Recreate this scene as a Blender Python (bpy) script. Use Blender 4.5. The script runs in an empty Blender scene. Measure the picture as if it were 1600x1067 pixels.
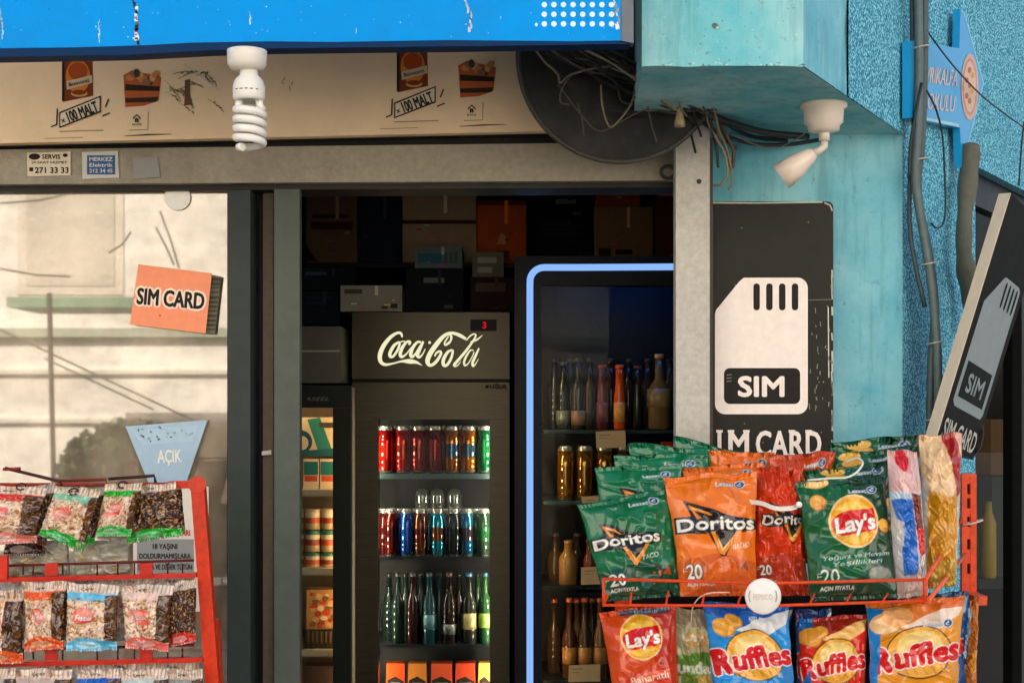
import bpy, math, random
import numpy as np
from mathutils import Vector, Matrix
from mathutils.geometry import tessellate_polygon

R = math.radians
SC = bpy.context.scene
COL = SC.collection
random.seed(7)

# ------------------------------------------------------------------ camera, sky, sun, exposure
EYE = 1.6
FPX = 50.0 / 36.0 * 1600.0          # focal length in photo pixels
HX, HY = 800.0, 640.0               # where the level view axis meets the photo
cam_d = bpy.data.cameras.new('camera')
cam_d.lens = 50; cam_d.sensor_width = 36
cam_d.shift_y = (HY - 533.5) / 1600.0
cam_d.clip_start = 0.05; cam_d.clip_end = 400
cam = bpy.data.objects.new('camera', cam_d); COL.objects.link(cam)
cam.location = (0, 0, EYE); cam.rotation_euler = (R(90), 0, 0)
SC.camera = cam

SUN_EL, SUN_AZ = R(42), R(-28)      # the shop front lies in shade: the sun stands behind it, a little to the left
w = bpy.data.worlds.new('World'); SC.world = w; w.use_nodes = True
nt = w.node_tree
for n in list(nt.nodes): nt.nodes.remove(n)
sky = nt.nodes.new('ShaderNodeTexSky'); sky.sky_type = 'NISHITA'; sky.sun_disc = False
sky.sun_elevation = SUN_EL; sky.sun_rotation = SUN_AZ
sky.air_density = 1.0; sky.dust_density = 4.0; sky.ozone_density = 1.0
bg = nt.nodes.new('ShaderNodeBackground'); bg.inputs[1].default_value = 0.10
wo = nt.nodes.new('ShaderNodeOutputWorld')
nt.links.new(sky.outputs[0], bg.inputs[0]); nt.links.new(bg.outputs[0], wo.inputs[0])
sl = bpy.data.lights.new('sun', 'SUN'); sl.energy = 4.5; sl.angle = R(0.5); sl.color = (1.0, 0.965, 0.91)
so = bpy.data.objects.new('sun', sl); COL.objects.link(so)
sd = Vector((math.sin(SUN_AZ) * math.cos(SUN_EL), math.cos(SUN_AZ) * math.cos(SUN_EL), math.sin(SUN_EL)))
so.rotation_euler = sd.to_track_quat('Z', 'Y').to_euler(); so.location = (0, -3, 8)
SC.view_settings.view_transform = 'Standard'; SC.view_settings.look = 'None'
SC.view_settings.gamma = 1.0; SC.view_settings.use_curve_mapping = False
SC.view_settings.exposure = 1.55
SC.render.engine = 'CYCLES'
SC.cycles.use_denoising = True
SC.cycles.max_bounces = 8; SC.cycles.transparent_max_bounces = 16
SC.cycles.sample_clamp_indirect = 4.0

# ------------------------------------------------------------------ measuring: photo pixel + distance -> metres
def P(px, py, d):
    return Vector(((px - HX) / FPX * d, d, EYE + (HY - py) / FPX * d))

def lin(c):
    o = []
    for v in c[:3]:
        v = v / 255.0
        o.append(v / 12.92 if v <= 0.04045 else ((v + 0.055) / 1.055) ** 2.4)
    return tuple(o)

# ------------------------------------------------------------------ objects
def tag(o, label=None, cat=None, group=None, kind=None):
    if label: o['label'] = label
    if cat: o['category'] = cat
    if group: o['group'] = group
    if kind: o['kind'] = kind
    return o

def thing(name, label, cat, loc, group=None):
    o = bpy.data.objects.new(name, None); COL.objects.link(o)
    o.location = loc; o.empty_display_size = 0.05
    return tag(o, label, cat, group)

def worldloc(o):
    v = Vector(o.location)
    while o.parent is not None:
        o = o.parent; v += Vector(o.location)
    return v

class MB:
    """collects verts/faces with a colour per face (given as sRGB 0-255)"""
    def __init__(s): s.v = []; s.f = []; s.c = []; s.sm = []
    def add(s, vs, fs, col, smooth=False):
        b = len(s.v); s.v.extend([tuple(v) for v in vs]); L = lin(col)
        for f in fs:
            s.f.append(tuple(i + b for i in f)); s.c.append(L); s.sm.append(smooth)
    def hexa(s, a, b, col):
        """a: 4 front corners TL TR BR BL, b: the same 4 at the back"""
        s.add(list(a) + list(b), [(3, 2, 1, 0), (4, 5, 6, 7), (0, 1, 5, 4), (1, 2, 6, 5), (2, 3, 7, 6), (3, 0, 4, 7)], col)
    def slab(s, q, d, t, col):
        if len(q) == 2:
            (x0, y0), (x1, y1) = q; q = [(x0, y0), (x1, y0), (x1, y1), (x0, y1)]
        a = [P(x, y, d) for x, y in q]
        s.hexa(a, [v + Vector((0, t, 0)) for v in a], col)
    def box(s, lo, hi, col):
        (x0, y0, z0), (x1, y1, z1) = lo, hi
        a = [(x0, y0, z1), (x1, y0, z1), (x1, y0, z0), (x0, y0, z0)]
        s.hexa(a, [(x, y1, z) for x, y, z in a], col)
    def tube(s, pts, r, col, n=8, cap=True, closed=False):
        pts = [Vector(p) for p in pts]; m = len(pts)
        rs = r if isinstance(r, (list, tuple)) else [r] * m
        vs = []; up = Vector((0.13, 0.27, 0.95)); prev = None
        for i, p in enumerate(pts):
            if closed: t = pts[(i + 1) % m] - pts[i - 1]
            else: t = pts[min(i + 1, m - 1)] - pts[max(i - 1, 0)]
            if t.length < 1e-9: t = Vector((0, 0, 1))
            t.normalize()
            if prev is None:
                a = t.cross(up)
                if a.length < 1e-3: a = t.cross(Vector((1, 0, 0)))
            else: a = prev - t * prev.dot(t)
            a.normalize(); prev = a; b = t.cross(a)
            for k in range(n):
                g = 2 * math.pi * k / n
                vs.append(p + (a * math.cos(g) + b * math.sin(g)) * rs[i])
        fs = []
        for i in range(m if closed else m - 1):
            j = (i + 1) % m
            for k in range(n):
                l = (k + 1) % n
                fs.append((i * n + k, i * n + l, j * n + l, j * n + k))
        s.add(vs, fs, col, True)
        if cap and not closed:
            b = len(s.v) - len(vs); L = lin(col)
            for ring in (list(range(n))[::-1], [(m - 1) * n + k for k in range(n)]):
                s.f.append(tuple(b + i for i in ring)); s.c.append(L); s.sm.append(False)
    def lathe(s, c, prof, col, n=20, axis=None, smooth=True, cols=None):
        """prof: list of (radius, height along axis); axis default +Z"""
        ax = Vector(axis).normalized() if axis is not None else Vector((0, 0, 1))
        a = ax.cross(Vector((0, 1, 0)));
        if a.length < 1e-3: a = ax.cross(Vector((1, 0, 0)))
        a.normalize(); b = ax.cross(a); c = Vector(c); vs = []
        for r, h in prof:
            for k in range(n):
                g = 2 * math.pi * k / n
                vs.append(c + ax * h + (a * math.cos(g) + b * math.sin(g)) * max(r, 1e-4))
        base = len(s.v); s.v.extend([tuple(v) for v in vs])
        for i in range(len(prof) - 1):
            L = lin(cols[i]) if cols else lin(col)
            for k in range(n):
                l = (k + 1) % n
                s.f.append((base + i * n + k, base + i * n + l, base + (i + 1) * n + l, base + (i + 1) * n + k)); s.c.append(L); s.sm.append(smooth)
        for i, rev in ((0, True), (len(prof) - 1, False)):
            if prof[i][0] > 2e-4:
                ring = [base + i * n + k for k in range(n)]
                s.f.append(tuple(ring[::-1] if rev else ring)); s.c.append(lin(cols[min(i, len(cols) - 1)] if cols else col)); s.sm.append(False)
    def prism(s, poly, d, t, col, surf=None):
        """outline in photo pixels at distance d, extruded back by t"""
        if surf is None: a = [P(x, y, d) for x, y in poly]; off = Vector((0, t, 0))
        else: a = [surf(x, y, 0) for x, y in poly]; off = surf.n * -t
        n = len(a); b = [v + off for v in a]
        fs = [(i, (i + 1) % n, n + (i + 1) % n, n + i) for i in range(n)]
        for tr in tessellate_polygon([a]): fs.append(tuple(tr)); fs.append(tuple(i + n for i in reversed(tr)))
        s.add(a + b, fs, col)
    def build(s, name, mat, parent=None, label=None, cat=None, group=None, kind=None, fix=True):
        v = np.array(s.v, dtype=np.float64)
        if parent is not None: org = worldloc(parent)
        else:
            lo, hi = v.min(0), v.max(0); org = Vector(((lo[0] + hi[0]) / 2, (lo[1] + hi[1]) / 2, lo[2]))
        me = bpy.data.meshes.new(name)
        me.from_pydata((v - np.array(org)).tolist(), [], s.f)
        at = me.color_attributes.new('Col', 'FLOAT_COLOR', 'CORNER')
        tot = np.empty(len(me.polygons), dtype=np.int32); me.polygons.foreach_get('loop_total', tot)
        cc = np.ones((len(s.c), 4), dtype=np.float32); cc[:, :3] = np.array(s.c, dtype=np.float32)
        at.data.foreach_set('color', np.repeat(cc, tot, axis=0).ravel())
        me.polygons.foreach_set('use_smooth', np.array(s.sm, dtype=bool))
        me.materials.append(mat)
        if fix:
            import bmesh
            bm = bmesh.new(); bm.from_mesh(me); bmesh.ops.recalc_face_normals(bm, faces=bm.faces); bm.to_mesh(me); bm.free()
        me.update()
        o = bpy.data.objects.new(name, me); COL.objects.link(o)
        if parent is not None: o.parent = parent
        else: o.location = org
        return tag(o, label, cat, group, kind)

def one(name, mat, parent, fn, *a, **k):
    mb = MB(); getattr(mb, fn)(*a, **k); return mb.build(name, mat, parent)

# ------------------------------------------------------------------ materials
def mat_attr(name, rough=0.6, metal=0.0, var=0.12, vscale=30.0, spec=0.5, bump=0.0, bscale=200.0, coat=0.0, dirt=0.0, stretch=None, aniso=None):
    m = bpy.data.materials.new(name); m.use_nodes = True; n = m.node_tree.nodes; l = m.node_tree.links
    b = n['Principled BSDF']
    a = n.new('ShaderNodeAttribute'); a.attribute_name = 'Col'
    tc = n.new('ShaderNodeTexCoord'); src = tc.outputs['Object']
    if stretch:
        mp = n.new('ShaderNodeMapping'); mp.inputs['Scale'].default_value = stretch; l.new(src, mp.inputs[0]); src = mp.outputs[0]
    no = n.new('ShaderNodeTexNoise'); no.inputs['Scale'].default_value = vscale; no.inputs['Detail'].default_value = 6; no.inputs['Roughness'].default_value = 0.65
    l.new(src, no.inputs['Vector'])
    mr = n.new('ShaderNodeMapRange'); mr.inputs[1].default_value = 0.3; mr.inputs[2].default_value = 0.7
    mr.inputs[3].default_value = 1.0 - var; mr.inputs[4].default_value = 1.0 + var; l.new(no.outputs[0], mr.inputs[0])
    mx = n.new('ShaderNodeMix'); mx.data_type = 'RGBA'; mx.blend_type = 'MULTIPLY'; mx.inputs[0].default_value = 1.0
    l.new(a.outputs['Color'], mx.inputs[6]); l.new(mr.outputs[0], mx.inputs[7]); out = mx.outputs[2]
    if dirt > 0:
        n2 = n.new('ShaderNodeTexNoise'); n2.inputs['Scale'].default_value = 4.5; n2.inputs['Detail'].default_value = 9; n2.inputs['Roughness'].default_value = 0.7
        l.new(tc.outputs['Object'], n2.inputs['Vector'])
        r2 = n.new('ShaderNodeMapRange'); r2.inputs[1].default_value = 0.48; r2.inputs[2].default_value = 0.72; r2.inputs[3].default_value = 0; r2.inputs[4].default_value = dirt
        l.new(n2.outputs[0], r2.inputs[0])
        m2 = n.new('ShaderNodeMix'); m2.data_type = 'RGBA'; l.new(r2.outputs[0], m2.inputs[0]); l.new(out, m2.inputs[6]); m2.inputs[7].default_value = (0.045, 0.038, 0.028, 1)
        out = m2.outputs[2]
    l.new(out, b.inputs['Base Color'])
    rr = n.new('ShaderNodeMapRange'); rr.inputs[3].default_value = max(0.02, rough * 0.8); rr.inputs[4].default_value = min(1, rough * 1.2); l.new(no.outputs[0], rr.inputs[0]); l.new(rr.outputs[0], b.inputs['Roughness'])
    b.inputs['Metallic'].default_value = metal; b.inputs['Specular IOR Level'].default_value = spec; b.inputs['Coat Weight'].default_value = coat
    if bump > 0:
        nb = n.new('ShaderNodeTexNoise'); nb.inputs['Scale'].default_value = bscale; nb.inputs['Detail'].default_value = 4; l.new(src, nb.inputs['Vector'])
        bp = n.new('ShaderNodeBump'); bp.inputs['Strength'].default_value = bump; bp.inputs['Distance'].default_value = 0.004
        l.new(nb.outputs[0], bp.inputs['Height']); l.new(bp.outputs[0], b.inputs['Normal'])
    return m

M_MATTE = mat_attr('matte_painted', 0.7, var=0.14, vscale=25)
M_PAPER = mat_attr('printed_paper', 0.75, var=0.06, vscale=40, spec=0.2)
M_BOARD = mat_attr('weathered_board', 0.5, var=0.10, vscale=14, dirt=0.30, bump=0.05, bscale=90, spec=0.15)
M_FASCIA = mat_attr('faded_print_board', 0.6, var=0.06, vscale=6, spec=0.2, bump=0.04, bscale=80, dirt=0.10)
M_SIGN = mat_attr('black_sign_vinyl', 0.5, var=0.1, vscale=14, spec=0.12)
M_STONE = mat_attr('plastered_frame', 0.75, var=0.16, vscale=60, dirt=0.35, bump=0.25, bscale=260)
M_GLOSS = mat_attr('gloss_plastic', 0.3, var=0.06, vscale=30)
M_AWN = mat_attr('awning_vinyl', 0.45, var=0.05, vscale=3.5, dirt=0.12, spec=0.06)
M_RED = mat_attr('rack_enamel', 0.36, spec=0.25, var=0.2, vscale=70, dirt=0.25, bump=0.05, bscale=120)
M_STEEL = mat_attr('brushed_steel', 0.34, metal=0.9, var=0.18, vscale=9, bump=0.03, bscale=60, stretch=(1, 1, 14))
M_CAN = mat_attr('can_metal', 0.055, metal=0.72, var=0.08, vscale=60, spec=0.8)
M_GLASSY = mat_attr('bottle_glass', 0.09, var=0.1, vscale=40, spec=0.3)
M_FOIL = mat_attr('bag_foil', 0.15, var=0.10, vscale=18, spec=0.6, bump=0.3, bscale=48, coat=0.0)
M_CLEAR = mat_attr('shiny_clear_bag', 0.2, var=0.12, vscale=22, spec=0.7, bump=0.3, bscale=60, coat=0.4)
M_RUBBER = mat_attr('cable_sheath', 0.55, var=0.2, vscale=50, dirt=0.4)
M_DARK = mat_attr('dark_enamel', 0.42, var=0.12, vscale=20, spec=0.15)
M_CARTON = mat_attr('carton_card', 0.8, var=0.14, vscale=12, spec=0.2)
M_DISH = mat_attr('dish_metal', 0.4, var=0.5, vscale=7, spec=0.15, dirt=0.7, bump=0.6, bscale=16, stretch=(1.6, 1, 0.5))

def mat_emit(name, col, strength):
    m = bpy.data.materials.new(name); m.use_nodes = True; n = m.node_tree.nodes; l = m.node_tree.links
    n.remove(n['Principled BSDF']); e = n.new('ShaderNodeEmission'); e.inputs[0].default_value = (*lin(col), 1); e.inputs[1].default_value = strength
    l.new(e.outputs[0], n['Material Output'].inputs[0]); return m

def mat_pane(name, tint, gloss=0.06, rough=0.02):
    m = bpy.data.materials.new(name); m.use_nodes = True; n = m.node_tree.nodes; l = m.node_tree.links
    n.remove(n['Principled BSDF'])
    t = n.new('ShaderNodeBsdfTransparent'); t.inputs[0].default_value = (*tint, 1)
    g = n.new('ShaderNodeBsdfGlossy'); g.inputs['Roughness'].default_value = rough
    no = n.new('ShaderNodeTexNoise'); no.inputs['Scale'].default_value = 3; tc = n.new('ShaderNodeTexCoord'); l.new(tc.outputs['Object'], no.inputs['Vector'])
    mr = n.new('ShaderNodeMapRange'); mr.inputs[3].default_value = gloss * 0.6; mr.inputs[4].default_value = gloss * 1.4; l.new(no.outputs[0], mr.inputs[0])
    mx = n.new('ShaderNodeMixShader'); l.new(mr.outputs[0], mx.inputs[0]); l.new(t.outputs[0], mx.inputs[1]); l.new(g.outputs[0], mx.inputs[2])
    l.new(mx.outputs[0], n['Material Output'].inputs[0]); return m

M_NEON = mat_emit('blue_neon', (140, 184, 255), 0.36)
M_LOGO = mat_emit('lit_logo', (255, 250, 205), 0.31)
M_LED = mat_emit('cooler_led', (255, 236, 205), 130.0)
M_LEDR = mat_emit('red_digit', (255, 20, 40), 0.25)
M_TUBE = mat_emit('cooler_tube', (255, 214, 160), 7.0)
M_PANE = mat_pane('cooler_glass', (0.93, 0.96, 0.95), 0.003)
M_SHOPW = mat_pane('dark_shop_glass', (0.55, 0.58, 0.55), 0.06)

def ramp(n, pts):
    r = n.new('ShaderNodeValToRGB'); e = r.color_ramp.elements
    while len(e) > 1: e.remove(e[-1])
    e[0].position = pts[0][0]; e[0].color = (*pts[0][1], 1)
    for p, c in pts[1:]:
        x = e.new(p); x.color = (*c, 1)
    return r

def mat_plaster(name, base, pale, wear=0.4):
    """smooth turquoise paint rubbed pale in patches"""
    m = bpy.data.materials.new(name); m.use_nodes = True; n = m.node_tree.nodes; l = m.node_tree.links; b = n['Principled BSDF']
    tc = n.new('ShaderNodeTexCoord')
    n1 = n.new('ShaderNodeTexNoise'); n1.inputs['Scale'].default_value = 3.2; n1.inputs['Detail'].default_value = 8; n1.inputs['Roughness'].default_value = 0.62
    l.new(tc.outputs['Object'], n1.inputs['Vector'])
    r1 = ramp(n, [(0.35, lin(base)), (0.62, lin(pale))]); l.new(n1.outputs[0], r1.inputs[0])
    n2 = n.new('ShaderNodeTexNoise'); n2.inputs['Scale'].default_value = 45; n2.inputs['Detail'].default_value = 6; n2.inputs['Roughness'].default_value = 0.7; l.new(tc.outputs['Object'], n2.inputs['Vector'])
    r2 = ramp(n, [(0.30, (0.45, 0.5, 0.5)), (0.40, (1, 1, 1))]); l.new(n2.outputs[0], r2.inputs[0])
    mp = n.new('ShaderNodeMapping'); mp.inputs['Scale'].default_value = (9, 9, 0.9); l.new(tc.outputs['Object'], mp.inputs[0])
    n4 = n.new('ShaderNodeTexNoise'); n4.inputs['Scale'].default_value = 2.2; n4.inputs['Detail'].default_value = 8; n4.inputs['Roughness'].default_value = 0.7; l.new(mp.outputs[0], n4.inputs['Vector'])
    r4 = ramp(n, [(0.36, (0.62, 0.66, 0.66)), (0.5, (1, 1, 1)), (0.66, (1.0, 1.0, 1.0))]); l.new(n4.outputs[0], r4.inputs[0])
    m4 = n.new('ShaderNodeMix'); m4.data_type = 'RGBA'; m4.blend_type = 'MULTIPLY'; m4.inputs[0].default_value = 0.75; l.new(r1.outputs[0], m4.inputs[6]); l.new(r4.outputs[0], m4.inputs[7])
    mx = n.new('ShaderNodeMix'); mx.data_type = 'RGBA'; mx.blend_type = 'MULTIPLY'; mx.inputs[0].default_value = wear
    l.new(m4.outputs[2], mx.inputs[6]); l.new(r2.outputs[0], mx.inputs[7]); l.new(mx.outputs[2], b.inputs['Base Color'])
    b.inputs['Roughness'].default_value = 0.72
    bp = n.new('ShaderNodeBump'); bp.inputs['Strength'].default_value = 0.25; bp.inputs['Distance'].default_value = 0.006; l.new(n2.outputs[0], bp.inputs['Height']); l.new(bp.outputs[0], b.inputs['Normal'])
    return m

def mat_pebble(name):
    m = bpy.data.materials.new(name); m.use_nodes = True; n = m.node_tree.nodes; l = m.node_tree.links; b = n['Principled BSDF']
    tc = n.new('ShaderNodeTexCoord')
    v = n.new('ShaderNodeTexVoronoi'); v.inputs['Scale'].default_value = 150; v.feature = 'F1'; l.new(tc.outputs['Object'], v.inputs['Vector'])
    no = n.new('ShaderNodeTexNoise'); no.inputs['Scale'].default_value = 150; no.inputs['Detail'].default_value = 3; l.new(tc.outputs['Object'], no.inputs['Vector'])
    ad = n.new('ShaderNodeMath'); ad.operation = 'ADD'; l.new(v.outputs['Distance'], ad.inputs[0]); l.new(no.outputs[0], ad.inputs[1])
    r = ramp(n, [(0.6, lin((174, 230, 236))), (0.9, lin((122, 210, 224))), (1.12, lin((82, 182, 206))), (1.40, lin((40, 126, 154)))]); l.new(ad.outputs[0], r.inputs[0])
    l.new(r.outputs[0], b.inputs['Base Color']); b.inputs['Roughness'].default_value = 0.8
    inv = n.new('ShaderNodeMath'); inv.operation = 'SUBTRACT'; inv.inputs[0].default_value = 1.0; l.new(ad.outputs[0], inv.inputs[1])
    bp = n.new('ShaderNodeBump'); bp.inputs['Strength'].default_value = 0.45; bp.inputs['Distance'].default_value = 0.006; l.new(inv.outputs[0], bp.inputs['Height']); l.new(bp.outputs[0], b.inputs['Normal'])
    return m

def mat_window():
    """window pane: part reflection, part mottled milky colour"""
    m = bpy.data.materials.new('mottled_glass'); m.use_nodes = True; n = m.node_tree.nodes; l = m.node_tree.links; n.remove(n['Principled BSDF'])
    tc = n.new('ShaderNodeTexCoord')
    mp = n.new('ShaderNodeMapping'); mp.inputs['Scale'].default_value = (2.0, 1, 0.9); l.new(tc.outputs['Object'], mp.inputs[0])
    n1 = n.new('ShaderNodeTexNoise'); n1.inputs['Scale'].default_value = 4; n1.inputs['Detail'].default_value = 7; l.new(mp.outputs[0], n1.inputs['Vector'])
    r1 = ramp(n, [(0.3, lin((96, 86, 72))), (0.5, lin((132, 118, 100))), (0.72, lin((166, 150, 128)))]); l.new(n1.outputs[0], r1.inputs[0])
    df = n.new('ShaderNodeBsdfDiffuse'); l.new(r1.outputs[0], df.inputs[0])
    gl = n.new('ShaderNodeBsdfGlossy'); gl.inputs['Roughness'].default_value = 0.02; gl.inputs[0].default_value = (1, 0.94, 0.85, 1)
    mx = n.new('ShaderNodeMixShader')
    mp2 = n.new('ShaderNodeMapping'); mp2.inputs['Scale'].default_value = (1.0, 1, 3.0); mp2.inputs['Rotation'].default_value = (0, 0.5, 0); l.new(tc.outputs['Object'], mp2.inputs[0])
    n3 = n.new('ShaderNodeTexNoise'); n3.inputs['Scale'].default_value = 3.2; n3.inputs['Detail'].default_value = 9; n3.inputs['Roughness'].default_value = 0.68; l.new(mp2.outputs[0], n3.inputs['Vector'])
    r3 = n.new('ShaderNodeMapRange'); r3.inputs[1].default_value = 0.32; r3.inputs[2].default_value = 0.68; r3.inputs[3].default_value = 0.165; r3.inputs[4].default_value = 0.27; l.new(n3.outputs[0], r3.inputs[0]); l.new(r3.outputs[0], mx.inputs[0])
    l.new(df.outputs[0], mx.inputs[1]); l.new(gl.outputs[0], mx.inputs[2]); l.new(mx.outputs[0], n['Material Output'].inputs[0]); return m

def mat_ground():
    m = bpy.data.materials.new('street_asphalt'); m.use_nodes = True; n = m.node_tree.nodes; l = m.node_tree.links; b = n['Principled BSDF']
    tc = n.new('ShaderNodeTexCoord'); no = n.new('ShaderNodeTexNoise'); no.inputs['Scale'].default_value = 60; no.inputs['Detail'].default_value = 8; l.new(tc.outputs['Object'], no.inputs['Vector'])
    r = ramp(n, [(0.3, (0.05, 0.05, 0.05)), (0.7, (0.14, 0.135, 0.125))]); l.new(no.outputs[0], r.inputs[0]); l.new(r.outputs[0], b.inputs['Base Color']); b.inputs['Roughness'].default_value = 0.85
    return m

M_TURQ = mat_plaster('turquoise_paint', (78, 170, 190), (142, 204, 212), 0.65)
M_TURQ_OLD = mat_plaster('rubbed_turquoise_paint', (92, 184, 194), (168, 214, 212), 0.8)
M_PEB = mat_pebble('turquoise_pebbledash')
M_WINDOW = mat_window()
M_GROUND = mat_ground()

# ------------------------------------------------------------------ text outlines (built-in font)
_TX = {}
def text_tris(s, bold=0.0, shear=0.0, spacing=1.0):
    k = (s, bold, shear, spacing)
    if k in _TX: return _TX[k]
    cu = bpy.data.curves.new('t', 'FONT'); cu.body = s; cu.size = 1.0; cu.offset = bold; cu.shear = shear; cu.space_character = spacing; cu.resolution_u = 3
    ob = bpy.data.objects.new('t', cu); me = bpy.data.meshes.new_from_object(ob)
    v = np.empty(len(me.vertices) * 3); me.vertices.foreach_get('co', v); v = v.reshape(-1, 3)[:, :2].copy()
    me.calc_loop_triangles(); t = np.empty(len(me.loop_triangles) * 3, dtype=np.int32); me.loop_triangles.foreach_get('vertices', t); t = t.reshape(-1, 3)
    bpy.data.objects.remove(ob); bpy.data.meshes.remove(me); bpy.data.curves.remove(cu)
    if len(v):
        v[:, 0] -= (v[:, 0].min() + v[:, 0].max()) / 2
        v /= 0.72; v[:, 1] -= 0.5
    _TX[k] = (v, t); return _TX[k]

def place_text(s, x, y, h, bold=0.0, shear=0.0, rot=0.0, sx=1.0, width=None, spacing=1.0, arc=0.0):
    """returns pts (y down) and tris; h = cap height, (x,y) = centre"""
    v, t = text_tris(s, bold, shear, spacing)
    if len(v) == 0: return v, t
    p = v.copy(); p[:, 1] *= -1
    if width is not None:
        w0, _ = text_tris(s, 0.0, shear, spacing); sx = width / ((w0[:, 0].max() - w0[:, 0].min()) * h)
    p[:, 0] *= h * sx; p[:, 1] *= h
    if arc: p[:, 1] += arc * (p[:, 0] ** 2)
    c, sn = math.cos(R(rot)), math.sin(R(rot))
    q = np.stack([p[:, 0] * c + p[:, 1] * sn + x, -p[:, 0] * sn + p[:, 1] * c + y], 1)
    return q, t

# ------------------------------------------------------------------ flat print as thin geometry on a flat surface
class Flat:
    """2D (photo-pixel or design) -> 3D on a plane"""
    def __init__(s, o, u, v, n): s.o = Vector(o); s.u = Vector(u); s.v = Vector(v); s.n = Vector(n).normalized()
    def __call__(s, x, y, off): return s.o + s.u * x + s.v * y + s.n * off
def facing(d):
    k = d / FPX
    return Flat(P(0, 0, d), (k, 0, 0), (0, 0, -k), (0, -1, 0))
def quadsurf(q, ds):
    """corner pixels TL TR BL with distances -> surface with x,y in 0..1"""
    a, b, c = [P(x, y, d) for (x, y), d in zip(q, ds)]
    n = (c - a).cross(b - a).normalized()
    if n.y > 0: n = -n
    return Flat(a, b - a, c - a, n)

class Art:
    def __init__(s, surf): s.s = surf; s.mb = MB(); s.k = 0
    def poly(s, pts, col, layer=1):
        v = [s.s(x, y, 0.0006 * layer) for x, y in pts]
        tr = tessellate_polygon([[Vector((x, y, 0)) for x, y in pts]])
        s.mb.add(v, [tuple(t) for t in tr], col)
    def rect(s, x0, y0, x1, y1, col, layer=1): s.poly([(x0, y0), (x1, y0), (x1, y1), (x0, y1)], col, layer)
    def ell(s, x, y, rx, ry, col, layer=1, n=24, rot=0):
        c, sn = math.cos(R(rot)), math.sin(R(rot))
        s.poly([(x + rx * math.cos(a) * c - ry * math.sin(a) * sn, y + rx * math.cos(a) * sn + ry * math.sin(a) * c) for a in [2 * math.pi * i / n for i in range(n)]], col, layer)
    def text(s, t, x, y, h, col, layer=2, **k):
        bold = k.pop('bold', 0.0); q, tr = place_text(t, x, y, h, **k); r = bold / .72 * h
        fs = [tuple(int(i) for i in f) for f in tr]; m = 8 if bold > .02 else (4 if bold > 0 else 0)
        for j in range(m + 1):
            dx, dy = (0, 0) if j == 0 else (r * math.cos(2 * math.pi * j / m), r * math.sin(2 * math.pi * j / m))
            s.mb.add([s.s(a + dx, b + dy, 0.0006 * layer + 0.00004 * j) for a, b in q], fs, col)
    def stroke(s, pts, ws, col, layer=2):
        pts = [Vector(p) for p in pts]; ws = ws if isinstance(ws, (list, tuple)) else [ws] * len(pts)
        l, r = [], []
        for i, p in enumerate(pts):
            t = (pts[min(i + 1, len(pts) - 1)] - pts[max(i - 1, 0)]); t = t.normalized() if t.length > 1e-9 else Vector((1, 0))
            nn = Vector((-t.y, t.x)) * ws[i] / 2; l.append(p + nn); r.append(p - nn)
        v = [s.s(a.x, a.y, 0.0006 * layer) for a in l] + [s.s(a.x, a.y, 0.0006 * layer) for a in r]; n = len(pts)
        s.mb.add(v, [(i, i + 1, n + i + 1, n + i) for i in range(n - 1)], col)
    def build(s, name, mat, parent, **k): return s.mb.build(name, mat, parent, fix=False, **k)

def rrect(x0, y0, x1, y1, r, n=5):
    o = []
    for cx, cy, a0 in ((x1 - r, y0 + r, -90), (x1 - r, y1 - r, 0), (x0 + r, y1 - r, 90), (x0 + r, y0 + r, 180)):
        for i in range(n + 1):
            a = R(a0 + 90 * i / n); o.append((cx + r * math.cos(a), cy + r * math.sin(a)))
    return o

def smooth_path(pts, k=6):
    """Catmull-Rom through tuples of any dimension"""
    p = [np.array(q, dtype=float) for q in pts]; p = [2 * p[0] - p[1]] + p + [2 * p[-1] - p[-2]]; o = []
    for i in range(1, len(p) - 2):
        for j in range(k):
            t = j / k
            o.append(0.5 * (2 * p[i] + (p[i + 1] - p[i - 1]) * t + (2 * p[i - 1] - 5 * p[i] + 4 * p[i + 1] - p[i + 2]) * t * t + (3 * p[i] - p[i - 1] - 3 * p[i + 1] + p[i + 2]) * t ** 3))
    o.append(p[-2]); return [tuple(q) for q in o]

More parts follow.
